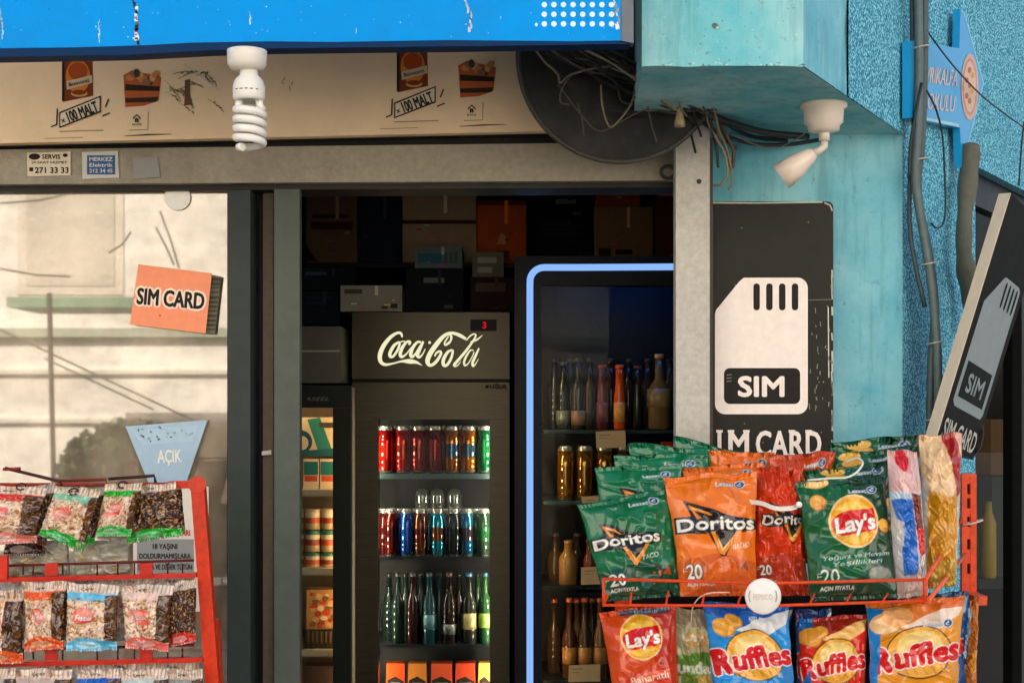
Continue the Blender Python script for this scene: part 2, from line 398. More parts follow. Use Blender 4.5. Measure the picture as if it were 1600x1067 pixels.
# ------------------------------------------------------------------ print on crinkled bags: painted into the colours of a fine grid
class Canvas:
    def __init__(s, asp, base, res=330):
        s.W = res; s.H = int(res * asp); s.asp = asp
        s.a = np.empty((s.H, s.W, 3), dtype=np.float32); s.a[:] = lin(base)
        yy, xx = np.mgrid[0:s.H, 0:s.W]; s.X = (xx + 0.5) / s.W; s.Y = (yy + 0.5) / s.W
    def _bb(s, pts):
        x0 = max(0, int(pts[:, 0].min() * s.W)); x1 = min(s.W, int(pts[:, 0].max() * s.W) + 2)
        y0 = max(0, int(pts[:, 1].min() * s.W)); y1 = min(s.H, int(pts[:, 1].max() * s.W) + 2)
        return x0, x1, y0, y1
    def poly(s, pts, col):
        p = np.array(pts, dtype=float); x0, x1, y0, y1 = s._bb(p)
        if x1 <= x0 or y1 <= y0: return
        X = s.X[y0:y1, x0:x1]; Y = s.Y[y0:y1, x0:x1]; ins = np.zeros(X.shape, bool); n = len(p)
        for i in range(n):
            ax, ay = p[i]; bx, by = p[(i + 1) % n]
            if ay == by: continue
            c = ((ay > Y) != (by > Y)) & (X < (bx - ax) * (Y - ay) / (by - ay) + ax); ins ^= c
        s.a[y0:y1, x0:x1][ins] = lin(col)
    def rect(s, x0, y0, x1, y1, col): s.poly([(x0, y0), (x1, y0), (x1, y1), (x0, y1)], col)
    def ell(s, x, y, rx, ry, col, rot=0):
        c, sn = math.cos(R(rot)), math.sin(R(rot)); m = max(rx, ry)
        p = np.array([(x - m, y - m), (x + m, y + m)]); x0, x1, y0, y1 = s._bb(p)
        if x1 <= x0 or y1 <= y0: return
        X = s.X[y0:y1, x0:x1] - x; Y = s.Y[y0:y1, x0:x1] - y
        ins = ((X * c + Y * sn) / rx) ** 2 + ((-X * sn + Y * c) / ry) ** 2 < 1
        s.a[y0:y1, x0:x1][ins] = lin(col)
    def text(s, t, x, y, h, col, outline=None, **k):
        if outline:
            kk = dict(k); kk['bold'] = k.get('bold', 0) + outline[1]; s.text(t, x, y, h, outline[0], **kk)
        bold = k.pop('bold', 0.0); q0, tr = place_text(t, x, y, h, **k); L = lin(col); rr = bold / .72 * h; m = 8 if bold > .015 else 0
        for f, sx_, sy_ in [(f, 0, 0) for f in tr] + [(f, rr * math.cos(2 * math.pi * j / m), rr * math.sin(2 * math.pi * j / m)) for j in range(m) for f in tr]:
            p = q0[f] + (sx_, sy_); x0, x1, y0, y1 = s._bb(p)
            if x1 <= x0 or y1 <= y0: continue
            X = s.X[y0:y1, x0:x1]; Y = s.Y[y0:y1, x0:x1]
            (ax, ay), (bx, by), (cx, cy) = p
            d1 = (X - bx) * (ay - by) - (ax - bx) * (Y - by); d2 = (X - cx) * (by - cy) - (bx - cx) * (Y - cy); d3 = (X - ax) * (cy - ay) - (cx - ax) * (Y - ay)
            ins = ~(((d1 < 0) | (d2 < 0) | (d3 < 0)) & ((d1 > 0) | (d2 > 0) | (d3 > 0)))
            s.a[y0:y1, x0:x1][ins] = L
    def nuts(s, x0, y0, x1, y1, n, cols, r=0.03, seed=0):
        g = random.Random(seed)
        for i in range(n):
            x, y = g.uniform(x0, x1), g.uniform(y0, y1); q = r * g.uniform(0.6, 1.2); a = g.uniform(0, 180); c = g.choice(cols)
            s.ell(x, y, q, q * 0.65, tuple(v * 0.45 for v in c), a); s.ell(x - q * 0.1, y - q * 0.1, q * 0.82, q * 0.5, c, a)
    def sample(s, u, v):
        """bilinear on a softened copy; v measured up from the bottom"""
        a = s.a
        a = (a + np.roll(a, 1, 0) + np.roll(a, 1, 1) + np.roll(np.roll(a, 1, 0), 1, 1)) / 4
        x = np.clip(u * s.W - 0.5, 0, s.W - 1.001); y = np.clip((1 - v) * s.H - 0.5, 0, s.H - 1.001)
        i = x.astype(int); j = y.astype(int); fx = (x - i)[..., None]; fy = (y - j)[..., None]
        i1 = np.minimum(i + 1, s.W - 1); j1 = np.minimum(j + 1, s.H - 1)
        return (a[j, i] * (1 - fx) + a[j, i1] * fx) * (1 - fy) + (a[j1, i] * (1 - fx) + a[j1, i1] * fx) * fy

def vnoise(u, v, fu, fv, seed):
    g = np.random.RandomState(seed); L = g.rand(int(fv) + 5, int(fu) + 5) * 2 - 1
    x = np.clip(u * fu + 0.5, 0, int(fu) + 2.99); y = np.clip(v * fv + 0.5, 0, int(fv) + 2.99); i = x.astype(int); j = y.astype(int); fx = x - i; fy = y - j
    fx = fx * fx * (3 - 2 * fx); fy = fy * fy * (3 - 2 * fy)
    return (L[j, i] * (1 - fx) + L[j, i + 1] * fx) * (1 - fy) + (L[j + 1, i] * (1 - fx) + L[j + 1, i + 1] * fx) * fy

def bag(name, label, cat, group, quad, d, canvas, thick=0.03, seed=1, wr=1.0, res=(96, 132), mat=None, dtop=0.0, dr=0.0, pinch=0.05, crimp=1.0, kind_children=None, seal=0.05):
    """pillow bag: quad = photo pixels TL TR BR BL of its flat outline, d = distance; dtop/dr tilt its top / right side away"""
    nu, nv = res; U = np.linspace(0, 1, nu + 1); V = np.linspace(0, 1, nv + 1); u, v = np.meshgrid(U, V)
    fa = max(1.0, canvas.asp / 1.35)
    TL, TR, BR, BL = [np.array(P(x, y, d + a)) for (x, y), a in zip(quad, (dtop, dtop + dr, dr, 0))]
    nrm = np.cross(TR - TL, BL - TL); nrm = nrm / np.linalg.norm(nrm)
    if nrm[1] > 0: nrm = -nrm
    gt = np.clip((1 - seal - v) / 0.24, 0, 1); gb = np.clip((v - seal * 0.8) / 0.22, 0, 1)
    g = np.sqrt(np.sin(gt * math.pi / 2)) * np.sqrt(np.sin(gb * math.pi / 2))
    e = np.clip(1 - np.abs(2 * u - 1) ** 2.4, 0, 1)
    f = e ** 0.75 * g
    uu = 0.5 + (u - 0.5) * (1 - pinch * np.sin(np.pi * v) ** 0.7) + 0.012 * wr * vnoise(u * 0, v, 1, 7, seed + 5) * np.sign(u - .5)
    vv = v + 0.010 * wr * vnoise(u, v, 6, 2, seed + 9) * (v > .5) + 0.008 * wr * np.sin(u * 9 + seed) * (v > 0.9)
    base = (BL * ((1 - uu) * (1 - vv))[..., None] + BR * (uu * (1 - vv))[..., None] + TL * ((1 - uu) * vv)[..., None] + TR * (uu * vv)[..., None])
    ds = np.minimum(1 - v, v)
    rad = np.exp(-ds / 0.13)
    n = thick * f
    n = n + wr * 0.0085 * rad * (np.abs(vnoise(u + 0.12 * (v - .5) * (u - .5), v, 11, 2, seed + 1)) * 1.6 - 0.6) * e ** 0.3
    n = n + wr * 0.0066 * (1 - 2.2 * np.abs(vnoise(u + v * 0.35, v - u * 0.2, 4, 5 * fa, seed + 2)) ** .8) * e ** 0.5
    n = n + wr * 0.0032 * (1 - 2.2 * np.abs(vnoise(u - v * 0.3, v + u * 0.3, 9, 11 * fa, seed + 3)) ** .8) * e ** 0.5
    n = n + wr * 0.004 * vnoise(u, v, 3, 3 * fa, seed + 4)
    ed = np.exp(-np.minimum(u, 1 - u) / 0.06)
    n = n + wr * 0.004 * ed * vnoise(u * .5, v, 2, 13, seed + 6)
    if crimp: n = n + crimp * 0.0009 * np.sin(u * 150) * ((v > 1 - seal) | (v < seal * 0.8))
    n = n + 0.012 * wr * vnoise(u, v * 0, 2, 1, seed + 8) * np.clip((v - .8) / .2, 0, 1)
    pos = base + nrm * n[..., None]
    col = canvas.sample(u, v)
    if mat is None: lum = col.mean(-1, keepdims=True); col = np.clip(lum + (col - lum) * 1.15, 0.006, 0.9) * 0.90
    else: lum = col.mean(-1, keepdims=True); col = np.clip(lum + (col - lum) * 1.35, 0.004, 0.9) * 0.88
    nV = (nu + 1) * (nv + 1)
    idx = np.arange(nV).reshape(nv + 1, nu + 1)
    q = np.stack([idx[:-1, :-1], idx[:-1, 1:], idx[1:, 1:], idx[1:, :-1]], -1).reshape(-1, 4)
    ring = np.concatenate([idx[0, :], idx[1:, -1], idx[-1, -2::-1], idx[-2:0:-1, 0]])
    rp = pos.reshape(-1, 3)[ring]; cen = rp.mean(0)
    r1 = cen + (rp - cen) * 0.72 - nrm * thick * 0.55
    r2 = cen + (rp - cen) * 0.3 - nrm * thick * 0.75
    verts = np.concatenate([pos.reshape(-1, 3), r1, r2, [cen - nrm * thick * 0.78]])
    m = len(ring); A = ring; B = nV + np.arange(m); Cc = nV + m + np.arange(m)
    qb = np.concatenate([np.stack([A, B, np.roll(B, -1), np.roll(A, -1)], -1), np.stack([B, Cc, np.roll(Cc, -1), np.roll(B, -1)], -1)])
    tb = np.stack([Cc, np.full(m, nV + 2 * m), np.roll(Cc, -1)], -1)
    cols = np.ones((len(verts), 4), dtype=np.float32); cols[:nV, :3] = col.reshape(-1, 3)
    back = canvas.a[canvas.H // 2, 2]; cols[nV:, :3] = back
    quads = np.concatenate([q, qb]); nl = quads.size + tb.size
    me = bpy.data.meshes.new(name)
    lo, hi = verts.min(0), verts.max(0); org = np.array([(lo[0] + hi[0]) / 2, (lo[1] + hi[1]) / 2, lo[2]])
    me.vertices.add(len(verts)); me.vertices.foreach_set('co', (verts - org).astype(np.float32).ravel())
    me.loops.add(nl); me.loops.foreach_set('vertex_index', np.concatenate([quads.ravel(), tb.ravel()]).astype(np.int32))
    npoly = len(quads) + len(tb); me.polygons.add(npoly)
    st = np.concatenate([np.arange(len(quads)) * 4, len(quads) * 4 + np.arange(len(tb)) * 3]).astype(np.int32)
    me.polygons.foreach_set('loop_start', st)
    me.polygons.foreach_set('use_smooth', np.ones(npoly, bool))
    me.update(calc_edges=True)
    at = me.color_attributes.new('Col', 'FLOAT_COLOR', 'POINT'); at.data.foreach_set('color', cols.ravel())
    me.materials.append(mat or M_FOIL)
    o = bpy.data.objects.new(name, me); COL.objects.link(o); o.location = org
    return tag(o, label, cat, group)

# ================================================================== SETTING
mb = MB(); mb.add([(-40, -60, 0), (40, -60, 0), (40, 40, 0), (-40, 40, 0)], [(0, 1, 2, 3)], (80, 80, 78)); mb.build('ground', M_GROUND, kind='structure')
one('pavement', M_STONE, None, 'box', (-8, 0.9, 0.004), (8, 3.44, 0.12), (150, 145, 135))['kind'] = 'structure'
one('shop_floor', M_MATTE, None, 'box', (-2.6, 3.66, 0.004), (1.02, 6.5, 0.13), (70, 62, 52))['kind'] = 'structure'

# ------------------------------------------------------------------ the shop building
FD = 3.58
shop = thing('shop_building', 'turquoise corner shop with grey framed open doorway and pebbledash side wall', 'shop', (0, 3.6, 0))
# plan of the corner
CORN = P(1410, 0, FD); cx, cy = CORN.x, CORN.y
SDIR = Vector((0.55, 0.835, 0)).normalized(); SN = Vector((0.835, -0.55, 0)).normalized()
def on_side(px, py, off=0.0):
    """photo pixel -> point on the oblique side wall (off = metres in front of it)"""
    rx, rz = (px - HX) / FPX, (HY - py) / FPX
    p0 = Vector((cx, cy, 0)) + SN * off
    d = (p0.x * SN.x + p0.y * SN.y) / (rx * SN.x + SN.y)
    return Vector((rx * d, d, EYE + rz * d))
class Side:
    n = SN
    def __init__(s, off): s.off = off
    def __call__(s, x, y, off): return on_side(x, y, s.off + off)

# column below the bracket
x0 = P(1085, 0, FD + .02).x
mb = MB(); mb.add([(x0, FD + .02, 0.1), (cx, cy, 0.1), (cx, cy, 2.36), (x0, FD + .02, 2.36), (x0, FD + .4, 0.1), (cx, cy + .4, 0.1), (cx, cy + .4, 2.36), (x0, FD + .4, 2.36)],
    [(0, 1, 2, 3), (4, 7, 6, 5), (0, 3, 7, 4), (1, 5, 6, 2), (3, 2, 6, 7), (0, 4, 5, 1)], (100, 180, 195)); mb.build('column', M_TURQ, shop)
# overhanging bracket: front face, left return, chamfered right face
BZ0, BZ1 = EYE + 537 / FPX * 2.867, 6.8
fl, fr = P(1003, 103, 2.867), P(1255, 103, 2.867)
bl, br = Vector((P(985, 0, FD).x, FD + .01, 0)), Vector((cx + 0.001, cy + .001, 0))
n = 14
def bracket_bottom(t): return 0.0012 * math.sin(t * 17) - 0.0012
mb = MB()
fb = [(fl.x + (fr.x - fl.x) * i / n, fl.y, BZ0 + bracket_bottom(i / n)) for i in range(n + 1)]
ft = [(x, y, BZ1) for x, y, z in fb]
mb.add(fb + ft, [(i, i + 1, n + 2 + i, n + 1 + i) for i in range(n)], (0, 0, 0))
mb.add([(fl.x, fl.y, BZ0), (fl.x, fl.y, BZ1), (bl.x, bl.y, BZ1), (bl.x, bl.y, BZ0)], [(0, 1, 2, 3)], (0, 0, 0))
mb.add(fb + [(br.x, br.y, BZ0), (bl.x, bl.y, BZ0)], [tuple(range(n + 1)) + (n + 1, n + 2)], (0, 0, 0))
mb.build('bracket', M_TURQ_OLD, shop, fix=False)
ar = Art(facing(2.867)); g = random.Random(11)
for i in range(26):
    x = g.uniform(1005, 1250); y = 103 - abs(g.gauss(0, 2.2)); w_ = g.uniform(2, 9)
    ar.poly([(x, y), (x + w_ * .4, y - g.uniform(.6, 2.2)), (x + w_, y - g.uniform(0, 1)), (x + w_ * .7, y + .8)], g.choice([(52, 84, 88), (190, 214, 208), (88, 120, 120), (204, 220, 214)]), 1)
for i in range(34):
    x, y = g.uniform(1010, 1250), g.uniform(2, 100); ar.ell(x, y, g.uniform(.5, 1.6), g.uniform(.5, 1.8), g.choice([(70, 120, 124), (96, 140, 140), (190, 220, 216)]), 1, 6)
ar.ell(1118, 42, 8, 6, (112, 168, 166), 1, 9, 20); ar.ell(1117, 41, 5, 4.5, (64, 100, 100), 2, 7, 40); ar.ell(1121, 44, 3, 2.4, (150, 190, 184), 3, 7)
ar.build('chip_mark', M_MATTE, shop, kind='stuff')
k = 0.385                                    # smooth strip of the chamfered face, then pebbledash
mid = Vector((fr.x + (br.x - fr.x) * k, fr.y + (br.y - fr.y) * k, 0))
def face(a, b, z0, z1): return [(a.x, a.y, z0), (b.x, b.y, z0), (b.x, b.y, z1), (a.x, a.y, z1)]
mb = MB(); mb.add(face(fr, mid, BZ0, BZ1), [(0, 1, 2, 3)], (0, 0, 0)); mb.build('bracket_side', M_TURQ, shop, fix=False)
pn = (br - mid).cross(Vector((0, 0, 1))).normalized() * 0.004
jag = [(mid.x + (br.x - mid.x) * i / 20, mid.y + (br.y - mid.y) * i / 20) for i in range(21)]
mb = MB()
L0 = [(mid.x - 0.02 * math.sin(j * 1.9) * (br.x - mid.x) + pn.x, mid.y - 0.02 * math.sin(j * 1.9) + pn.y, BZ0 - .002 + (BZ1 - BZ0 - 0.02) * j / 30) for j in range(31)]
R0 = [(br.x + pn.x, br.y + pn.y, z) for _, _, z in L0]
mb.add(L0 + R0, [(j, 31 + j, 32 + j, j + 1) for j in range(30)], (0, 0, 0)); mb.build('bracket_render', M_PEB, shop, fix=False)
# side wall: pier by the corner and the band above the side window
S0 = Vector((cx, cy, 0))
def sw(t): return S0 + SDIR * t
TW = (on_side(1524, 640) - S0).dot(SDIR)     # where the side window starts
ZW = on_side(1530, 262).z
mb = MB()
for a, b, z0, z1 in ((0, TW, 0.1, 6.8), (TW, 3.4, ZW, 6.8), (TW, 3.4, 0.1, 0.35)):
    p, q = sw(a), sw(b); bk = SN * -0.18
    v = face(p, q, z0, z1) + face(p + bk, q + bk, z0, z1)
    mb.add(v, [(0, 1, 2, 3), (7, 6, 5, 4), (0, 4, 5, 1), (1, 5, 6, 2), (2, 6, 7, 3), (3, 7, 4, 0)], (0, 0, 0))
mb.build('side_wall', M_PEB, shop, fix=False)
win = MB()
a, b = sw(TW) - SN * 0.05, sw(3.4) - SN * 0.05
def bar(t0, t1, z0, z1, off, th, col):
    p, q = sw(t0) + SN * off, sw(t1) + SN * off; bk = SN * -th
    v = face(p, q, z0, z1) + face(p + bk, q + bk, z0, z1)
    win.add(v, [(0, 1, 2, 3), (7, 6, 5, 4), (0, 4, 5, 1), (1, 5, 6, 2), (2, 6, 7, 3), (3, 7, 4, 0)], col)
bar(TW + .004, 3.4, ZW - .10, ZW - .002, -.03, 0.1, (10, 11, 11)); bar(TW + .001, TW + .05, 0.35, ZW - .112, -.02, 0.06, (52, 58, 54)); bar(TW + .62, TW + .66, 0.35, ZW - .112, -.02, 0.06, (24, 26, 25))
win.build('side_window_frame', M_DARK, shop)
mb = MB(); p, q = sw(TW + .05) - SN * .05, sw(3.4) - SN * .05; mb.add(face(p, q, .35, ZW - .1), [(0, 1, 2, 3)], (20, 20, 20)); mb.build('side_window_pane', M_SHOPW, shop, fix=False)
# dark room behind the side window
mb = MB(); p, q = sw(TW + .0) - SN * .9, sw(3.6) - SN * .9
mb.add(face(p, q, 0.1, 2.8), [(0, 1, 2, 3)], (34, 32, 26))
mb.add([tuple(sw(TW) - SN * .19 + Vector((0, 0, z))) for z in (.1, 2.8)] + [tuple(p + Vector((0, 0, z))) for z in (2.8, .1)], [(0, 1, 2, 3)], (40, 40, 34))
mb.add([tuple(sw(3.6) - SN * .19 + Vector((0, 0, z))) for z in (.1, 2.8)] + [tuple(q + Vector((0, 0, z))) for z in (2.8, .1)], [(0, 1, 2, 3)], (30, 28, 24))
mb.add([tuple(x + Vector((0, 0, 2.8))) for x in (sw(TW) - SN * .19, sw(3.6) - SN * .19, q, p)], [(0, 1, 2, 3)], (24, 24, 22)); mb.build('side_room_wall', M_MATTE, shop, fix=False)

# front: wall above the header, header beam, posts, window
xlw = -2.75
one('upper_wall', M_STONE, shop, 'slab', [(-4800, -2600), (990, -2600), (990, 240), (-4800, 240)], 3.60, 0.12, (120, 105, 88))
one('header_beam', M_STONE, shop, 'slab', [(-700, 242), (1055, 222), (1055, 282), (-700, 292)], 3.50, 0.10, (158, 147, 125))
one('header_gap_shade', M_DARK, shop, 'slab', [(-700, 246), (1055, 207), (1055, 221.5), (-700, 241.5)], 3.52, 0.08, (30, 28, 24))  # dark strip standing in for the shadow gap above the header
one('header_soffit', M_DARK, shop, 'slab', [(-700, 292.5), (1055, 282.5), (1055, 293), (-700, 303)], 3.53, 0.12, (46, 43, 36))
one('window_pane', M_WINDOW, shop, 'slab', [(-700, 303.5), (355, 299), (355, 1240), (-700, 1240)], 3.56, 0.01, (220, 205, 185))
one('window_base', M_STONE, shop, 'slab', [(-700, 1241), (391, 1241), (391, 1800), (-700, 1800)], 3.50, 0.15, (120, 112, 100))
one('window_post', M_DARK, shop, 'slab', [(355.5, 298), (391, 297), (391, 1600), (355.5, 1600)], 3.50, 0.12, (52, 60, 56))
one('dark_gap', M_DARK, shop, 'slab', [(391.5, 297), (428, 297), (428, 1600), (391.5, 1600)], 3.62, 0.05, (22, 24, 24))  # recessed strip, coloured near black for the dark gap beside the window post
one('door_edge', M_STONE, shop, 'slab', [(411, 300), (427, 300), (427, 1600), (411, 1600)], 3.585, 0.02, (112, 98, 80))
one('door_post', M_DARK, shop, 'slab', [(428.5, 296), (468, 296), (468, 1600), (428.5, 1600)], 3.52, 0.04, (84, 90, 82))
one('latch', M_GLOSS, shop, 'slab', [(409, 705), (424, 703), (424, 710), (409, 711)], 3.565, 0.02, (215, 205, 190))
one('right_post', M_STONE, shop, 'slab', [(1056, 196), (1109, 196), (1109, 1620), (1056, 1620)], 3.40, 0.05, (190, 184, 172))
one('jamb', M_STONE, shop, 'slab', [(1064, 196), (1084, 196), (1084, 1620), (1064, 1620)], 3.455, 0.14, (120, 112, 100))
one('post_trim', M_DARK, shop, 'slab', [(1109.5, 215), (1114, 215), (1114, 1620), (1109.5, 1620)], 3.41, 0.03, (70, 62, 50))
mb = MB(); c = P(1043, 270, 3.48); mb.tube([c + Vector((.017 * math.cos(a), -.01, .015 * math.sin(a))) for a in [2 * math.pi * i / 16 for i in range(16)]], .0045, (45, 40, 34), 6, closed=True)
mb.build('eye_ring', M_RUBBER, shop)
mb = MB(); mb.lathe(P(1092, 284, 3.402), [(.006, 0), (.006, .004)], (25, 22, 18), 10, axis=(0, -1, 0)); mb.build('bolt', M_RUBBER, shop)
one('sun_block_storey', M_STONE, shop, 'box', (-9, 3.72, 3.5), (0.96, 9.5, 6.8), (120, 160, 165))  # unseen mass, added to keep the sun off the shop front
one('sun_block_storey', M_STONE, shop, 'box', (0.96, 4.6, 3.5), (2.2, 9.5, 6.8), (120, 160, 165))  # second unseen sun-blocking mass, behind the corner
one('left_wing', M_STONE, shop, 'box', (-9, 3.72, 0.1), (xlw, 9.5, 3.499), (120, 160, 165))
# inside shell
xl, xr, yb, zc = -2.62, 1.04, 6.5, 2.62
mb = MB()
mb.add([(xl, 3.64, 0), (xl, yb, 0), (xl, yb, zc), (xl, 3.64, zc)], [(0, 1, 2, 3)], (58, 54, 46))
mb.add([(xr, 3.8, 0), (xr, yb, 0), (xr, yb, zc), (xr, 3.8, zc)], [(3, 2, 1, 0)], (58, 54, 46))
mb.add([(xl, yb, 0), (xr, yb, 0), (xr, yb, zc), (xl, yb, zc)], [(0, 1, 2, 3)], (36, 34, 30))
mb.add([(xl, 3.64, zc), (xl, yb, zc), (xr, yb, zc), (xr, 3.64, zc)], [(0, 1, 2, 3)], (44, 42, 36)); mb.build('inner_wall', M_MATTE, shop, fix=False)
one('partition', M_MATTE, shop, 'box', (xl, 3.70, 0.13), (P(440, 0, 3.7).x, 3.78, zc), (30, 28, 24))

# ------------------------------------------------------------------ far side of the street (seen mirrored in the window)
def mirror(px, py, dist):
    """real place of what the window shows at a pixel: dist = metres from camera to its mirror image"""
    v = P(px, py, dist); return Vector((v.x, 2 * 3.56 - v.y, v.z))
hb = thing('street_house', 'pale plastered house across the street mirrored in the shop window', 'house', (-4, -9, 0))
one('wall', M_STONE, hb, 'box', (-18, -13, 0), (34, -9, 8.2), (238, 232, 222))
for i in range(7):
    wx = -15.5 + i * 3.3; f = one('window', M_MATTE, hb, 'box', (wx, -9.02, 2.9), (wx + 1.2, -8.985, 4.6), (222, 212, 196)); one('pane', M_MATTE, f, 'box', (wx + .1, -8.984, 3.0), (wx + 1.1, -8.975, 4.5), (206, 196, 180))
one('ledge', M_STONE, hb, 'box', (-18, -8.998, 2.42), (9, -8.90, 2.52), (176, 182, 162))
for i in range(9): one('pilaster', M_STONE, hb, 'box', (-16.2 + i * 3.3, -8.997, .0), (-15.95 + i * 3.3, -8.93, 8.1), (226, 219, 207))
for z in (1.45, 2.0, 5.2): one('ledge', M_STONE, hb, 'box', (-18, -8.996, z), (34, -8.95, z + .05), (222, 214, 200))
for i in range(6): f = one('door', M_MATTE, hb, 'box', (-14.6 + i * 5.1, -9.02, .0), (-13.4 + i * 5.1, -8.98, 1.4), [(150, 140, 128), (120, 128, 122), (168, 150, 130)][i % 3])
def leafy(root, c, rx, rz, nl, seed, cols):
    g = random.Random(seed); mb = MB()
    for i in range(nl):
        a, b, r = g.uniform(0, 2 * math.pi), g.uniform(-1, 1), g.random() ** 0.4
        q = Vector((c.x + rx * r * math.cos(a) * math.sqrt(1 - b * b), c.y + rx * .7 * r * math.sin(a) * math.sqrt(1 - b * b), c.z + rz * r * b))
        u = Vector((g.gauss(0, 1), g.gauss(0, 1), g.gauss(0, 1))).normalized() * 0.06; v = Vector((g.gauss(0, 1), g.gauss(0, 1), g.gauss(0, 1))).normalized() * 0.04
        mb.add([q - u, q - v, q + u, q + v], [(0, 1, 2, 3)], g.choice(cols))
    mb.build('foliage', M_MATTE, root, fix=False, kind='stuff')
p = mirror(205, 770, 11.5)
bush = thing('bush', 'dark green bush across the street mirrored in the shop window', 'bush', (p.x, p.y, 0))
mb = MB()
for i in range(5): mb.tube([(p.x, p.y, 0), (p.x + .25 * math.sin(i * 2.2), p.y + .2 * math.cos(i * 2.2), .7)], [.03, .012], (70, 55, 38), 6)
mb.build('stem', M_MATTE, bush)
leafy(bush, Vector((p.x, p.y, 1.02)), (.60), .50, 3800, 3, [(40, 66, 34), (56, 84, 44), (30, 48, 28)])
p = mirror(88, 640, 12.2)
pole = thing('utility_pole', 'slim wooden utility pole across the street mirrored in the window', 'utility pole', (p.x, p.y, 0))
mb = MB(); mb.tube([(p.x, p.y, 0), (p.x - .06, p.y, 2.6)], .022, (70, 62, 52), 10); mb.build('post', M_MATTE, pole)
for i, (a, b) in enumerate((((0, 515), (335, 672)), ((70, 560), (240, 640)))):
    mb = MB(); mb.tube([mirror(*a, 12.2), mirror(*b, 12.2)], .008, (70, 60, 50), 6); mb.build('wire', M_RUBBER, pole)
mb = MB()
for a, b in (((250, 330), (280, 420)), ((244, 356), (272, 414)), ((0, 318), (120, 300)), ((0, 420), (110, 432)), ((170, 395), (205, 362))): mb.tube([mirror(*a, 12.6), mirror((a[0] + b[0]) / 2 + 3, (a[1] + b[1]) / 2 + 4, 12.6), mirror(*b, 12.6)], .009, (60, 56, 50), 6)
bt = thing('bare_branch', 'bare dark branches across the street mirrored in the shop window', 'branch', mirror(250, 400, 12.6)); mb.build('twig', M_RUBBER, bt, kind='stuff')
p = mirror(70, 470, 14)
cn = thing('green_canopy', 'narrow green shop canopy across the street mirrored in the window', 'canopy', (p.x, p.y, 2.5))
mb = MB(); A = mirror(10, 472, 14); B = mirror(215, 462, 14); mb.box((A.x, A.y - 1, A.z - .05), (B.x, A.y, A.z + .05), (130, 160, 134)); mb.build('board', M_MATTE, cn)

# ------------------------------------------------------------------ awning
aw = thing('awning', 'bright blue shop awning with scratched vinyl front and white dots', 'awning', P(450, 75, 2.75))
AD = 2.75
mb = MB()
for i in range(12):
    t0, t1 = i / 12, (i + 1) / 12; xa, xb = -260 + 1230 * t0, -260 + 1230 * t1
    ya, yb_ = 79 - 15 * t0, 79 - 15 * t1
    mb.slab([(xa, -330), (xb, -330), (xb, yb_), (xa, ya)], AD, 0.012, (0, 146, 226))
mb.build('front_board', M_AWN, aw)
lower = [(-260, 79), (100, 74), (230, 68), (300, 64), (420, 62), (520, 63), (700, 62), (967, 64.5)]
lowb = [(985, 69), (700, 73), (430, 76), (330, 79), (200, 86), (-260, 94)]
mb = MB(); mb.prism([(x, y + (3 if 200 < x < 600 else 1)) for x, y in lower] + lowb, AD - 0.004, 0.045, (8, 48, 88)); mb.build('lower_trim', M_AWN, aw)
ar = Art(facing(AD)); g = random.Random(21)
for i in range(70): x, y = g.uniform(0, 960), g.uniform(-5, 60); ar.ell(x, y, g.uniform(.4, 1.1), g.uniform(.5, 1.6), g.choice([(120, 190, 230), (40, 110, 170), (170, 210, 230)]), 1, 6)
ar.build('dust_speck', M_AWN, aw, kind='stuff')
one('end_strip', M_BOARD, aw, 'slab', [(970.5, -330), (990, -330), (990, 68), (970.5, 64)], AD + .002, 0.03, (112, 118, 124))
mb = MB(); a = P(-260, -330, AD + .014); b = P(985, -330, AD + .014)
mb.hexa([a, b, b + Vector((0, .82, .18)), a + Vector((0, .82, .18))], [v + Vector((0, 0, .012)) for v in (a, b, b + Vector((0, .82, .18)), a + Vector((0, .82, .18)))], (0, 110, 190)); mb.build('shade_sheet', M_AWN, aw)  # unseen sloping top, added to shade the advert panel
ar = Art(facing(AD))
for r_ in range(-2, 3):
    for c_ in range(8): ar.ell(850.5 + 15 * c_, 8 + 15 * r_, 4.4, 4.4, (205, 232, 245), 1, 12)
ar.ell(838, 39, 2.2, 3, (205, 232, 245), 1, 8)
ar.build('dot_print', M_AWN, aw)
ar = Art(facing(AD)); g = random.Random(5)
def scratch(x, y0, y1, wd, cols, seed, lean=0.0):
    ar = Art(facing(AD))
    g = random.Random(seed); y = y0
    while y < y1:
        h = g.uniform(3, 9); w_ = wd * g.uniform(0.3, 1.0) * (0.35 + 0.65 * (y - y0) / (y1 - y0)); xx = x + lean * (y - y0) + g.uniform(-wd, wd) * .3
        ar.poly([(xx - w_ * .5 + g.uniform(-1, 1), y), (xx + w_ * .4 + g.uniform(-1, 1), y + g.uniform(-1, 1)), (xx + w_ * .5, y + h), (xx - w_ * .3, y + h + g.uniform(-1, 2))], g.choice(cols), 1)
        y += h * .7
    ar.build('scratch_mark', M_AWN, aw)
scratch(209, -6, 66, 11, [(225, 228, 225), (40, 50, 60), (235, 235, 230), (90, 100, 110)], 1, 0.08)
scratch(728, -6, 22, 7, [(225, 232, 235), (190, 210, 220)], 2, .25); scratch(735, 20, 48, 7, [(225, 232, 235), (60, 80, 100), (200, 215, 225)], 3, -.05)
scratch(1, 12, 58, 5, [(215, 228, 232), (170, 200, 215)], 4, .08); scratch(155, 30, 60, 3, [(190, 220, 235)], 5); scratch(391, 18, 30, 3, [(215, 232, 240)], 6)
scratch(961, -8, 40, 8, [(225, 232, 235), (150, 160, 165), (235, 238, 238)], 7, .1); scratch(557, 42, 50, 3, [(200, 225, 240)], 8); scratch(783, 26, 29, 2, [(200, 225, 240)], 9)

